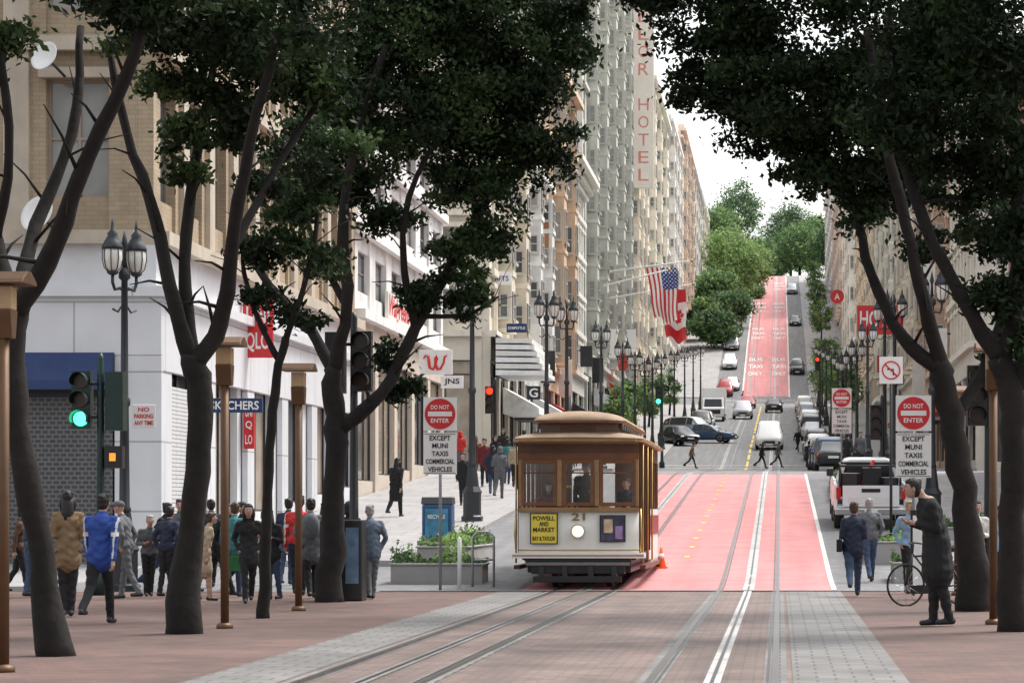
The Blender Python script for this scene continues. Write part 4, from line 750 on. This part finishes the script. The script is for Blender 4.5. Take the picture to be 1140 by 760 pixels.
fs.append(tuple(range(n,-1,-1))); m.add(vs,fs,roofbrown,True); m.prism([(-.6,-.14),(.6,-.14),(.9,.2),(.9,7.8),(.6,8.1),(-.6,8.1),(-.9,7.8),(-.9,.2)],3.205,3.252,wood,'Z'); m.obj('clerestory_roof',cl)
for sx in(-1,1):
    for y in(.3,1.2,2.1,3.0,3.9): m=MB(); m.box2(sx*W-.035,sx*W+.035,y-.035,y+.035,.7,2.83,cwd); m.obj('side_post',cc)
    for y in(.3,2.1,3.9): m=MB(); m.tube([(sx*1.23,y,.5),(sx*1.23,y,2.83)],.018,brass,8); m.obj('grab_pole',cc)
for sx in(-1,1):
    m=MB(); m.box2(min(sx*.35,sx*.9),max(sx*.35,sx*.9),.6,4.0,.95,1.05,woodl); m.box2(min(sx*.30,sx*.348),max(sx*.30,sx*.348),.6,4.0,1.05,1.65,woodl); m.box2(min(sx*.4,sx*.8),max(sx*.4,sx*.8),.7,3.9,.71,.948,maroon)
    m.obj('bench',cc,bevel=.01)
m=MB(); m.box2(-1.1,1.1,.2,8.0,.56,.70,cwd); m.obj('floor',cc)
m=MB()
for sx in(-1,1):
    m.box2(min(sx*W,sx*(W-.06)),max(sx*W,sx*(W-.06)),4.1,7.9,.5,1.55,cream); m.box2(min(sx*(W+.005),sx*(W+.02)),max(sx*(W+.005),sx*(W+.02)),4.1,7.9,1.02,1.42,maroon); m.box2(min(sx*W,sx*(W-.06)),max(sx*W,sx*(W-.06)),4.1,7.9,2.55,2.83,cwd)
    for y in np.arange(4.1,7.95,.76): m.box2(min(sx*W,sx*(W-.07)),max(sx*W,sx*(W-.07)),y-.06,y+.06,1.552,2.548,cwd)
m.box2(-W+.08,W-.08,4.05,4.12,.7,1.5,wood); m.box2(-W+.08,-.45,4.05,4.12,1.5,2.83,cwd); m.box2(.45,W-.08,4.05,4.12,1.5,2.83,cwd); m.obj('cabin_wall',cc)
m=MB(); m.box2(.3,.36,.3,.38,.7,1.9,darkgrey); m.box2(-.25,-.2,.5,.56,.7,1.95,darkgrey); m.ball((-.22,.53,1.98),.05,brass); m.obj('grip_lever',cc)
m=MB(); m.disc((0,-.06,0),.135,chrome,.10,24); m.disc((0,-.115,0),.11,M('headlight_lit',(1,.80,.48),.3,emit=1.5),.02,24); m.obj('headlight',cc,loc=(0,-.02,1.12))
text('21',.26,.14,M('number_gold',(.25,.17,.05),.4),cc,(0,-.012,1.40),name='number')
def board(cx,cz,w,h,mt,nm):
    m=MB(); m.box2(-w/2,w/2,-.02,.0,-h/2,h/2,mt); m.box2(-w/2-.02,-w/2,-.025,0,-h/2,h/2,black); m.box2(w/2,w/2+.02,-.025,0,-h/2,h/2,black); m.box2(-w/2-.02,w/2+.02,-.025,0,h/2,h/2+.02,black); m.box2(-w/2-.02,w/2+.02,-.025,0,-h/2-.02,-h/2,black)
    return m.obj(nm,cc,loc=(cx,.10*(cx/W)**2-.03,cz),rz=math.atan(.2*cx/W/W))
o=board(-.66,1.17,.50,.56,yellow,'route_board')
for t,w,z in(('POWELL',.42,.20),('AND',.18,.09),('MARKET',.42,-.02),('BAY & TAYLOR',.44,-.19)): text(t,w,.085,black,o,(0,-.024,z))
o=board(.66,1.17,.46,.48,M('poster_dark',(.05,.05,.09),.5,var=.8,scale=9),'poster')
m=MB(); m.box2(-.17,.0,-.03,-.021,-.08,.18,M('poster_tan',(.6,.45,.3),.5,var=.4,scale=9)); m.box2(.05,.19,-.03,-.021,-.2,.05,M('poster_violet',(.3,.2,.4),.5,var=.5,scale=9)); m.obj('poster_picture',o)
for sx in(-.53,.53):
    for yy in(1.2,2.4,5.8,7.0):
        m=MB(); m.tube([(-.06,0,0),(.06,0,0)],.28,darkgrey,20,False); m.obj('wheel',cc,loc=(sx,yy,.28))
for sx in(-1,1):
    m=MB(); m.tube([(sx*1.2,-.02,.72),(sx*1.22,-.05,1.1),(sx*1.2,.05,1.55)],.016,brass,8); m.obj('grab_rail',cc)
# ---------------------------------------------------------------- people
def cloth(name,c): return M('cloth_'+name,c,.85,var=.25,scale=14,bump=.5)
SK=[M('skin_light',(.45,.27,.20),.55,var=.06),M('skin_mid',(.33,.19,.12),.55,var=.06),M('skin_dark',(.12,.065,.045),.55,var=.06)]
HR={'black':M('hair_black',(.012,.010,.009),.6,var=.3,scale=40),'brown':M('hair_brown',(.06,.035,.02),.6,var=.3,scale=40),'grey':M('hair_grey',(.30,.29,.28),.7,var=.3,scale=40),'blond':M('hair_blond',(.3,.2,.1),.6,var=.3,scale=40)}
shoe=M('shoe_dark',(.02,.02,.022),.5); lip=M('lips',(.3,.08,.07),.5)
def person(px,Y,H,top,legs,label,head_=0,stride=0.,arm='down',coat=0.,hair='short',hc='black',skin=0,female=False,near=True,zo=None,skirt=0.,X=None,trim=None,flare=1.,fat=1.,lean=None,nod=0.):
    x=XP(px,Y) if X is None else X
    if lean is None: lean=.04+.09*abs(math.sin(px*1.7+Y))
    sway=.05*math.sin(px*2.3+Y*1.1)
    z=gz(Y)+(zo if zo is not None else (.13 if Y>57.5 and (x<-7.9 or x>3.6) else .012)); sk=SK[skin]; shoes=shoe
    k=H/1.75; prims=[]
    sw=.87 if female else 1.
    A=math.radians(24)*stride
    def leg(sx,a,fl):
        hip=Vector((sx*.085,0,.92)); kn=hip+.43*Vector((-sx*.04+sway*.5,-math.sin(a),-math.cos(a))); an=kn+.42*Vector((-sx*.04+sway*.5,-math.sin(a-fl),-math.cos(a-fl))); return hip,kn,an
    l1=leg(-1,A,abs(A)*.25); l2=leg(1,-A,abs(A)*1.3+.08)
    low=min(l1[2].z,l2[2].z); dz=.075-low; T=dz
    def bend(v):
        v=Vector(v); h=max(0.,v.z-1.0-T); v.y-=lean*h*(1+.5*h)*1.3; v.x+=sway*h*.4; v.z-=lean*h*.12; return v
    def cap(a,b,r0,r1,mt,fy=1.): prims.append((bend(a),bend(b),r0,r1,mt,fy))
    lm=legs; lr=.082*fat
    for hip,kn,an in(l1,l2):
        for v in(hip,kn,an): v.z+=dz
        cap(hip,kn,lr+.012,.066*fat,lm); cap(kn,an,.062*fat,.052,sk if skirt else lm)
        cap(an+Vector((0,.04,-.03)),an+Vector((0,-.14,-.045)),.043,.034,shoes)
    def tz(z_): return z_+T
    cap((-.075,0,tz(.96)),(.075,0,tz(.96)),.118*fat,.118*fat,top if coat>=0 else lm,.9); cap((-.05,0,tz(1.12)),(.05,0,tz(1.12)),.115*fat,.115*fat,top,.88)
    cap((-.085*sw,-.0,tz(1.3)),(.085*sw,0,tz(1.3)),.128*fat,.128*fat,top,.85); cap((0,0,tz(.98)),(0,0,tz(1.36)),.13*fat,.13*fat,top,.85)
    sh=.165*sw; cap((-sh,.01,tz(1.405)),(sh,.01,tz(1.405)),.062,.062,top,.95); cap((0,.01,tz(1.40)),(0,0,tz(1.49)),.10,.062,top)
    if coat>0: cap((0,0,tz(1.1)),(0,.0,tz(.96-coat)),.15*fat,(.175+.05*coat)*flare*fat,top,.78)
    if skirt>0: cap((0,0,tz(1.0)),(0,0,tz(.92-skirt)),.14,.2,legs,.78)
    cap((0,.005,tz(1.45)),(0,-.012,tz(1.56)),.054,.05,sk)
    hc_=bend((0,-.012,tz(1.638)))+Vector((0,-nod*.12,-nod*.05))
    hands=[]
    for sx in(-1,1):
        S=Vector((sx*(sh+.025),.01,tz(1.40)))
        ar=arm if not isinstance(arm,tuple) else arm[0 if sx<0 else 1]
        if ar=='down':
            a=-A*sx*.9; E=S+.29*Vector((sx*.13,math.sin(a)*1.0+.02,-math.cos(a))); Wr=E+.25*Vector((sx*.02,math.sin(a)-.14,-.97))
        elif ar=='bent': E=S+.29*Vector((sx*.16,.12,-.97)); Wr=E+.24*Vector((-sx*.45,-.85,.05))
        elif ar=='phone': E=S+.28*Vector((sx*.12,-.1,-.97)); Wr=E+.24*Vector((-sx*.3,-.85,.25))
        elif ar=='pocket': E=S+.28*Vector((sx*.3,.2,-.92)); Wr=E+.23*Vector((-sx*.35,-.3,-.85))
        else: E=S+.29*Vector((sx*.1,0,-1)); Wr=E+.25*Vector((0,-.1,-1))
        rr=.060*fat; cap(S,E,rr,.05,top); cap(E,Wr,.05,.038,top)
        d=(Wr-E).normalized(); cap(Wr,Wr+d*.075,.026,.031,sk,1.); hands.append((bend(Wr),d,sx))
    parts=MB()
    for a,b,r0,r1,mt,fy in prims:
        parts.tube([a,b],[r0,r1],sk,12,fy=fy); parts.ball(a,(r0,r0*fy,r0),sk,12,8); parts.ball(b,(r1,r1*fy,r1),sk,12,8)
    parts.ball(hc_,(.074,.094,.112),sk,16,12); parts.ball(hc_+Vector((0,-.035,-.055)),(.052,.055,.055),sk,12,8); parts.ball(hc_+Vector((0,.02,.03)),(.078,.085,.085),sk,12,8)
    tmp=parts.obj('tmp'); rm=tmp.modifiers.new('r','REMESH'); rm.mode='VOXEL'; rm.voxel_size=.014 if near else .026
    s_=tmp.modifiers.new('s','SMOOTH'); s_.factor=.5; s_.iterations=3 if near else 2
    dg=bpy.context.evaluated_depsgraph_get(); me=bpy.data.meshes.new_from_object(tmp.evaluated_get(dg)); old=tmp.data; bpy.data.objects.remove(tmp); bpy.data.meshes.remove(old)
    nv=len(me.vertices); co=np.empty(nv*3); me.vertices.foreach_get('co',co); co=co.reshape(-1,3); polys=[tuple(p.vertices) for p in me.polygons]
    seed=(px*7+Y)%10; fold=(np.sin(co[:,2]*55+np.sin(co[:,0]*23+seed)*2.2+co[:,1]*18)*.5+np.sin(co[:,2]*28+co[:,0]*30+seed)*.5)
    msk=(co[:,2]<tz(1.40))&(co[:,2]>.12); co[:,1]+=fold*.007*msk; co[:,0]+=fold*.005*msk*np.sign(co[:,0])
    fc=np.array([co[list(p)].mean(0) for p in polys]); best=np.full(len(polys),1e9); idx=np.zeros(len(polys),int); ml=[]
    for a,b,r0,r1,mt,fy in prims:
        if mt not in ml: ml.append(mt)
        A_=np.array(a);B_=np.array(b);sc=np.array([1,1/fy,1]); pp=(fc-A_)*sc; ab=(B_-A_)*sc; t=np.clip((pp@ab)/(ab@ab+1e-9),0,1); d=np.linalg.norm(pp-t[:,None]*ab,axis=1)-(r0+(r1-r0)*t); u=d<best; best[u]=d[u]; idx[u]=ml.index(mt)
    if sk not in ml: ml.append(sk)
    idx[fc[:,2]>hc_.z-.11]=ml.index(sk)
    if trim is not None:
        ml.append(trim); u=(fc[:,2]<tz(1.24))&(fc[:,2]>tz(1.19))&(np.abs(fc[:,0])>.17); idx[u]=len(ml)-1; u=(np.abs(np.abs(fc[:,0])-.235)<.012)&(fc[:,2]>tz(.9)); idx[u]=len(ml)-1
    bpy.data.meshes.remove(me); mb=MB(); mb.mats=ml; mb.v=[tuple(v) for v in co]; mb.f=polys; mb.m=[int(i) for i in idx]; mb.s=[True]*len(polys)
    if near:
        for Wr,d,sx in hands:
            side=Vector((0,1,0)) if abs(d.y)<.6 else Vector((1,0,0)); side=(side-d*side.dot(d)).normalized(); inw=Vector((-sx,0,0)); inw=(inw-d*inw.dot(d)-side*inw.dot(side)); inw=inw.normalized() if inw.length>.1 else d.cross(side)
            pe=Wr+d*.085
            for q,(o_,L) in enumerate(((-.027,.062),(-.009,.075),(.009,.07),(.026,.055))):
                p0=pe+side*o_; p1=p0+d*L*.45+inw*.004; p2=p1+d*L*.3+inw*L*.25; p3=p2+d*L*.12+inw*L*.3; mb.tube([p0-d*.02,p0,p1,p2,p3],[.010,.0095,.009,.008,.006],sk,6)
            t0=Wr+d*.03-side*.022; mb.tube([t0,t0-side*.025+d*.02,t0-side*.032+d*.05+inw*.01],[.012,.011,.008],sk,6)
        for sx in(-1,1):
            mb.ball(hc_+Vector((sx*.077,.005,-.01)),(.012,.02,.032),sk,8,6); mb.ball(hc_+Vector((sx*.03,-.083,.0)),(.012,.009,.006),white,8,5); mb.ball(hc_+Vector((sx*.03,-.090,.0)),(.006,.005,.006),black,6,4); mb.tube([hc_+Vector((sx*.016,-.091,.024)),hc_+Vector((sx*.045,-.081,.026))],.004,HR[hc],5)
        mb.tube([hc_+Vector((0,-.088,.01)),hc_+Vector((0,-.108,-.025)),hc_+Vector((0,-.09,-.033))],[.008,.014,.008],sk,8); mb.tube([hc_+Vector((-.022,-.086,-.058)),hc_+Vector((0,-.092,-.057)),hc_+Vector((.022,-.086,-.058))],.006,lip,6)
    ob=mb.obj('person',loc=(x,Y,z),rz=math.radians(head_)); ob.scale=(k,k,k); tag(ob,label,'person','pedestrians')
    h=MB(); hm=HR[hc]
    if hair=='cap': cm=cloth('cap',(.10,.10,.11)); h.ball(hc_+Vector((0,.005,.045)),(.088,.106,.082),cm,14,8); h.tube([hc_+Vector((0,-.06,.045)),hc_+Vector((0,-.14,.03))],[.06,.045],cm,10); nm='cap'
    elif hair=='hood': cm=top; h.ball(hc_+Vector((0,.03,.01)),(.10,.105,.13),cm,14,10); h.tube([hc_+Vector((0,.05,-.12)),hc_+Vector((0,.03,0))],[.11,.09],cm,12); nm='hood'
    else:
        h.ball(hc_+Vector((0,.024,.03)),(.087,.092,.098),hm,14,10); h.ball(hc_+Vector((0,.045,-.02)),(.075,.065,.085),hm,12,8); h.ball(hc_+Vector((0,-.02,.075)),(.068,.062,.042),hm,12,8); nm='hair'
        for q in range(9): a=q*.7+px; h.ball(hc_+Vector((.055*math.cos(a),.03+.06*math.sin(a),.06+.03*math.sin(q*2.3))),(.03,.03,.035),hm,8,6)
        if hair=='long': h.tube([hc_+Vector((0,.04,.02)),hc_+Vector((0,.065,-.08)),hc_+Vector((0,.10,-.2)),hc_+Vector((.02,.115,-.33))],[.09,.088,.085,.05],hm,14,fy=.6); [h.tube([hc_+Vector((s2*.07,.0,.03)),hc_+Vector((s2*.082,.01,-.07)),hc_+Vector((s2*.08,-.01,-.19))],[.035,.035,.018],hm,8) for s2 in(-1,1)]
        if hair=='bun': h.ball(hc_+Vector((0,.10,.06)),.045,hm,10,8)
    h.obj(nm,ob)
    return ob
cb=cloth('royal_blue',(.02,.06,.28)); cbk=cloth('black',(.012,.012,.014)); cnv=cloth('navy',(.018,.025,.05)); cgr=cloth('grey',(.11,.115,.125)); ctn=cloth('tan',(.20,.13,.07)); cjn=cloth('jeans',(.04,.065,.12)); crd=cloth('red',(.5,.03,.03)); cwh=cloth('white',(.6,.6,.58)); ctl=cloth('teal',(.04,.17,.18)); cbe=cloth('beige',(.38,.29,.2)); cpk=cloth('puffer_grey',(.09,.12,.16)); clb=cloth('light_blue',(.25,.4,.55)); cbr=cloth('brown',(.09,.045,.025)); cmr=cloth('maroon',(.14,.018,.025))
person(112,35,1.78,cb,cbk,'man in royal blue jacket with white bands walking away',172,.8,hair='short',trim=cwh,coat=.06,fat=1.08)
person(76,37.5,1.80,ctn,cbk,'woman in tan coat with long dark hair',195,0,'bent',coat=.18,hair='long',female=True)
person(141,45,1.70,cgr,cgr,'man in grey jacket and cap',-100,.4,'pocket',hair='cap',hc='grey')
person(166,46.5,1.45,cgr,cbk,'person in grey jacket near planter',20,0,'bent',hair='short',hc='grey',lean=.25)
person(186,46,1.60,cnv,cbk,'man in navy jacket facing away',160,.2,'pocket',hair='short')
person(228,44,1.50,cbe,cbe,'woman in beige top with handbag',120,.3,'down',hair='bun',hc='brown',female=True,skirt=.3)
person(243,47,1.70,cbk,cbk,'man in black jacket walking',90,.9,'down')
person(259,46,1.68,ctl,cjn,'person in teal hooded jacket',170,.5,'down',coat=.08,hair='short',hc='brown')
person(277,43,1.64,cbk,cbk,'woman with long black hair in black coat',12,.4,'pocket',coat=.2,hair='long',female=True)
person(304,44.5,1.55,cbk,cjn,'woman in dark cardigan looking down',-20,.2,'phone',coat=.1,hair='long',female=True,nod=.4)
person(332,47,1.80,crd,cbk,'man in red and white jacket',185,.3,'down',trim=cwh)
person(346,45.5,1.74,cgr,cbk,'man in grey coat with bag',195,.3,'pocket',coat=.2)
person(388,47.5,1.68,cbk,cbk,'person in black hooded jacket',170,.3,'down',hair='hood')
person(413,45,1.62,cpk,cgr,'woman in grey puffer jacket standing',200,.2,'pocket',coat=.1,hair='short',hc='grey',fat=1.14)
person(37,46,1.65,cjn,cjn,'person in denim beside the shops',150,.2); person(22,47.5,1.6,cbr,cbk,'person in brown jacket by shopfront',100,.5)
person(268,50,1.7,cbk,cbk,'man in dark suit walking',60,.7); person(214,49,1.66,cmr,cbk,'woman in maroon coat',150,.3,coat=.3,hair='long',female=True); person(320,52,1.72,cnv,cjn,'man in navy jacket and jeans',170,.3); person(200,52,1.7,cgr,cjn,'man in grey sweater',10,.3); person(294,49.5,1.5,cwh,cbk,'child in white jacket',10,.2)
person(236,51,1.72,cnv,cbk,'man in navy coat in the crowd',200,.4,coat=.2); person(252,49,1.6,cbe,cjn,'woman in beige jacket and jeans',20,.3,'bent',hair='long',hc='brown',female=True); person(180,50,1.7,cbk,cjn,'man in black jacket and jeans',80,.8); person(357,51,1.66,cbk,cbk,'woman in black coat near kiosk',150,.3,coat=.2,hair='long',female=True)
person(441,74,1.70,cbk,cbk,'woman in long dark coat walking',160,.7,'down',coat=.28,hair='long',female=True,fat=1.15)
tops=[cbk,cnv,cgr,cmr,ctl,cbr,cbe,cbk,crd,clb]
i=0
for px,Y,hd in((516,80,0),(548,86,180),(556,84,170),(540,92,0),(565,94,180),(529,97,20),(574,90,180),(552,100,0),(512,104,180),(583,112,180),(560,110,0),(606,128,0),(615,135,180),(622,150,180),(640,160,0),(628,140,0),(660,185,180),(596,122,180),(655,168,0),(672,200,0)):
    person(px,Y,1.62+.14*((i*37)%7)/7,tops[i%10],[cbk,cjn,cgr][i%3],'pedestrian in %s top walking on sidewalk'%['black','navy','grey','maroon','teal','brown','beige','black','red','light blue'][i%10],hd,.3+.15*(i%4),['down','pocket','bent'][i%3],coat=.15*(i%2),hair=['short','long','hood'][i%3],female=i%3==1,skin=i%3 if i%5==0 else 0,near=False,fat=1.08); i+=1
person(950,46.5,1.72,cnv,cjn,'woman in dark puffer jacket and jeans walking away',176,.9,'bent',coat=.08,hair='short',hc='brown',female=True,fat=1.16)
person(968,53,1.70,cgr,cjn,'grey-haired man in grey jacket',185,.5,'pocket',hair='short',hc='grey',fat=1.05)
person(1044,34.5,1.98,cbk,cbk,'tall man in long black coat stooping over his phone',-80,.15,'phone',coat=.32,hair='short',fat=1.3,lean=.22,nod=.5)
person(1012,48,1.70,clb,cbk,'person in light blue shirt',20,.2,'pocket',hc='blond'); person(1085,45,1.7,cwh,cbk,'person in white shirt under the trees',10,.2,'bent'); person(1108,46,1.62,clb,cbk,'person in pale blue top',40,.2)
for px,Y,tp,hd in((770,166,ctn,90),(848,166,cbk,90),(866,167,cgr,80),(900,150,cbk,170),(888,185,cbk,20),(943,110,cbk,170),(958,118,cgr,0),(826,300,cmr,90)):
    person(px,Y,1.72,tp,cbk,'pedestrian crossing the street',hd,.9,'down',coat=.1,near=False)
person(0,51.2,1.75,cbk,cbk,'cable car operator in dark uniform behind glass',0,0,('down','bent'),hair='cap',X=-3.79,zo=.72,skin=1)
person(0,51.6,1.60,cmr,cbk,'passenger seated inside the cable car',20,0,'bent',X=-4.62,zo=.45,hair='long',female=True); person(0,52.4,1.62,cnv,cbk,'passenger inside the cable car',-20,0,'bent',X=-3.05,zo=.5,hair='short',hc='brown')
m=MB(); m.box2(-.15,.15,-.05,.05,0,.26,cloth('bag_green',(.02,.14,.04))); m.tube([(-.1,0,.25),(-.06,0,.45),(.06,0,.45),(.1,0,.25)],.01,black,6); tag(m.obj('shopping_bag',loc=(XP(262,45.6),45.6,.48)),'green shopping bag carried by a pedestrian','bag')
m=MB(); m.ball((0,0,.25),(.16,.10,.24),cgr,12,8); m.box2(-.1,.1,.06,.12,.1,.3,cbk); tag(m.obj('backpack',loc=(XP(346,45.2),45.2,1.0)),'grey backpack worn on the back','bag')
m=MB(); m.box2(-.05,.05,-.14,.14,0,.22,cbk); m.tube([(0,-.12,.2),(.06,0,.58),(0,.12,.2)],.01,cbk,6); tag(m.obj('handbag',loc=(XP(950,46.5)-.25,46.45,.8),bevel=.03),'black shoulder handbag at the hip','bag')
e=empty('bicycle',(XP(1039,42),42,0),'bicycle leaning near sandwich board','bicycle',rz=math.radians(25))
for yy in(-.5,.52):
    m=MB(); 
    pts=[(0,.33*math.cos(t),.33*math.sin(t)) for t in np.linspace(0,2*math.pi,29)]; m.tube(pts,.018,rubber,6)
    for k in range(12): t=k*math.pi/6; m.tube([(0,0,0),(0,.32*math.cos(t),.32*math.sin(t))],.003,chrome,4)
    m.obj('wheel',e,loc=(yy,0,.34),rz=math.pi/2)
m=MB()
for a,b in(((-.5,0,.34),(-.38,0,.85)),((-.38,0,.85),(.1,0,.30)),((-.36,0,.8),(.2,0,.82)),((.1,0,.30),(.24,0,.9)),((.52,0,.34),(.1,0,.3)),((.52,0,.34),(.2,0,.8)),((-.38,0,.85),(-.36,0,1.0))): m.tube([a,b],.016,black,8)
m.obj('frame',e); m=MB(); m.tube([(-.3,-.25,1.0),(-.36,0,1.02),(-.3,.25,1.0)],.014,black,8); m.obj('handlebar',e); m=MB(); m.tube([(.12,0,.92),(.36,0,.93)],[.03,.07],black,8); m.obj('saddle',e)
e=empty('sandwich_board',(XP(1029,45),45,0),'white and black advertising board on the plaza','advertising board'); m=MB(); m.box2(-.24,.24,-.03,.03,.1,1.55,black); m.obj('frame',e,bevel=.01); m=MB(); m.box2(-.2,.2,-.037,-.031,.25,1.45,white); m.obj('poster',e)
# ---------------------------------------------------------------- camera, light, world
cam=bpy.data.cameras.new('camera'); co=bpy.data.objects.new('camera',cam); COL.objects.link(co); co.location=(0,0,CH); co.rotation_euler=(math.pi/2,0,0)
cam.sensor_width=36; cam.lens=F/1140*36; cam.shift_x=-298/1140; cam.shift_y=189/1140; cam.clip_end=6000; cam.clip_start=.1; scene.camera=co
el=math.radians(60); az=math.radians(48); sun=bpy.data.lights.new('sun','SUN'); so=bpy.data.objects.new('sun',sun); COL.objects.link(so); sun.energy=2.6; sun.angle=math.radians(14); sun.color=(1,.96,.9)
d=Vector((math.sin(az)*math.cos(el),math.cos(az)*math.cos(el),math.sin(el))); so.rotation_euler=d.to_track_quat('Z','Y').to_euler(); so.location=(0,0,80)
w=bpy.data.worlds.new('World'); scene.world=w; w.use_nodes=True; nt=w.node_tree; nt.nodes.clear(); o=nt.nodes.new('ShaderNodeOutputWorld'); bg=nt.nodes.new('ShaderNodeBackground'); sk_=nt.nodes.new('ShaderNodeTexSky'); sk_.sky_type='NISHITA'; sk_.sun_disc=False; sk_.sun_elevation=el; sk_.sun_rotation=az; sk_.dust_density=4; sk_.air_density=1.5
hs=nt.nodes.new('ShaderNodeHueSaturation'); hs.inputs['Saturation'].default_value=.2; hs.inputs['Value'].default_value=2.0; nt.links.new(sk_.outputs[0],hs.inputs['Color']); nt.links.new(hs.outputs[0],bg.inputs[0]); bg.inputs[1].default_value=.15; nt.links.new(bg.outputs[0],o.inputs[0])
scene.view_settings.view_transform='Standard'; scene.view_settings.look='None'; scene.view_settings.exposure=0
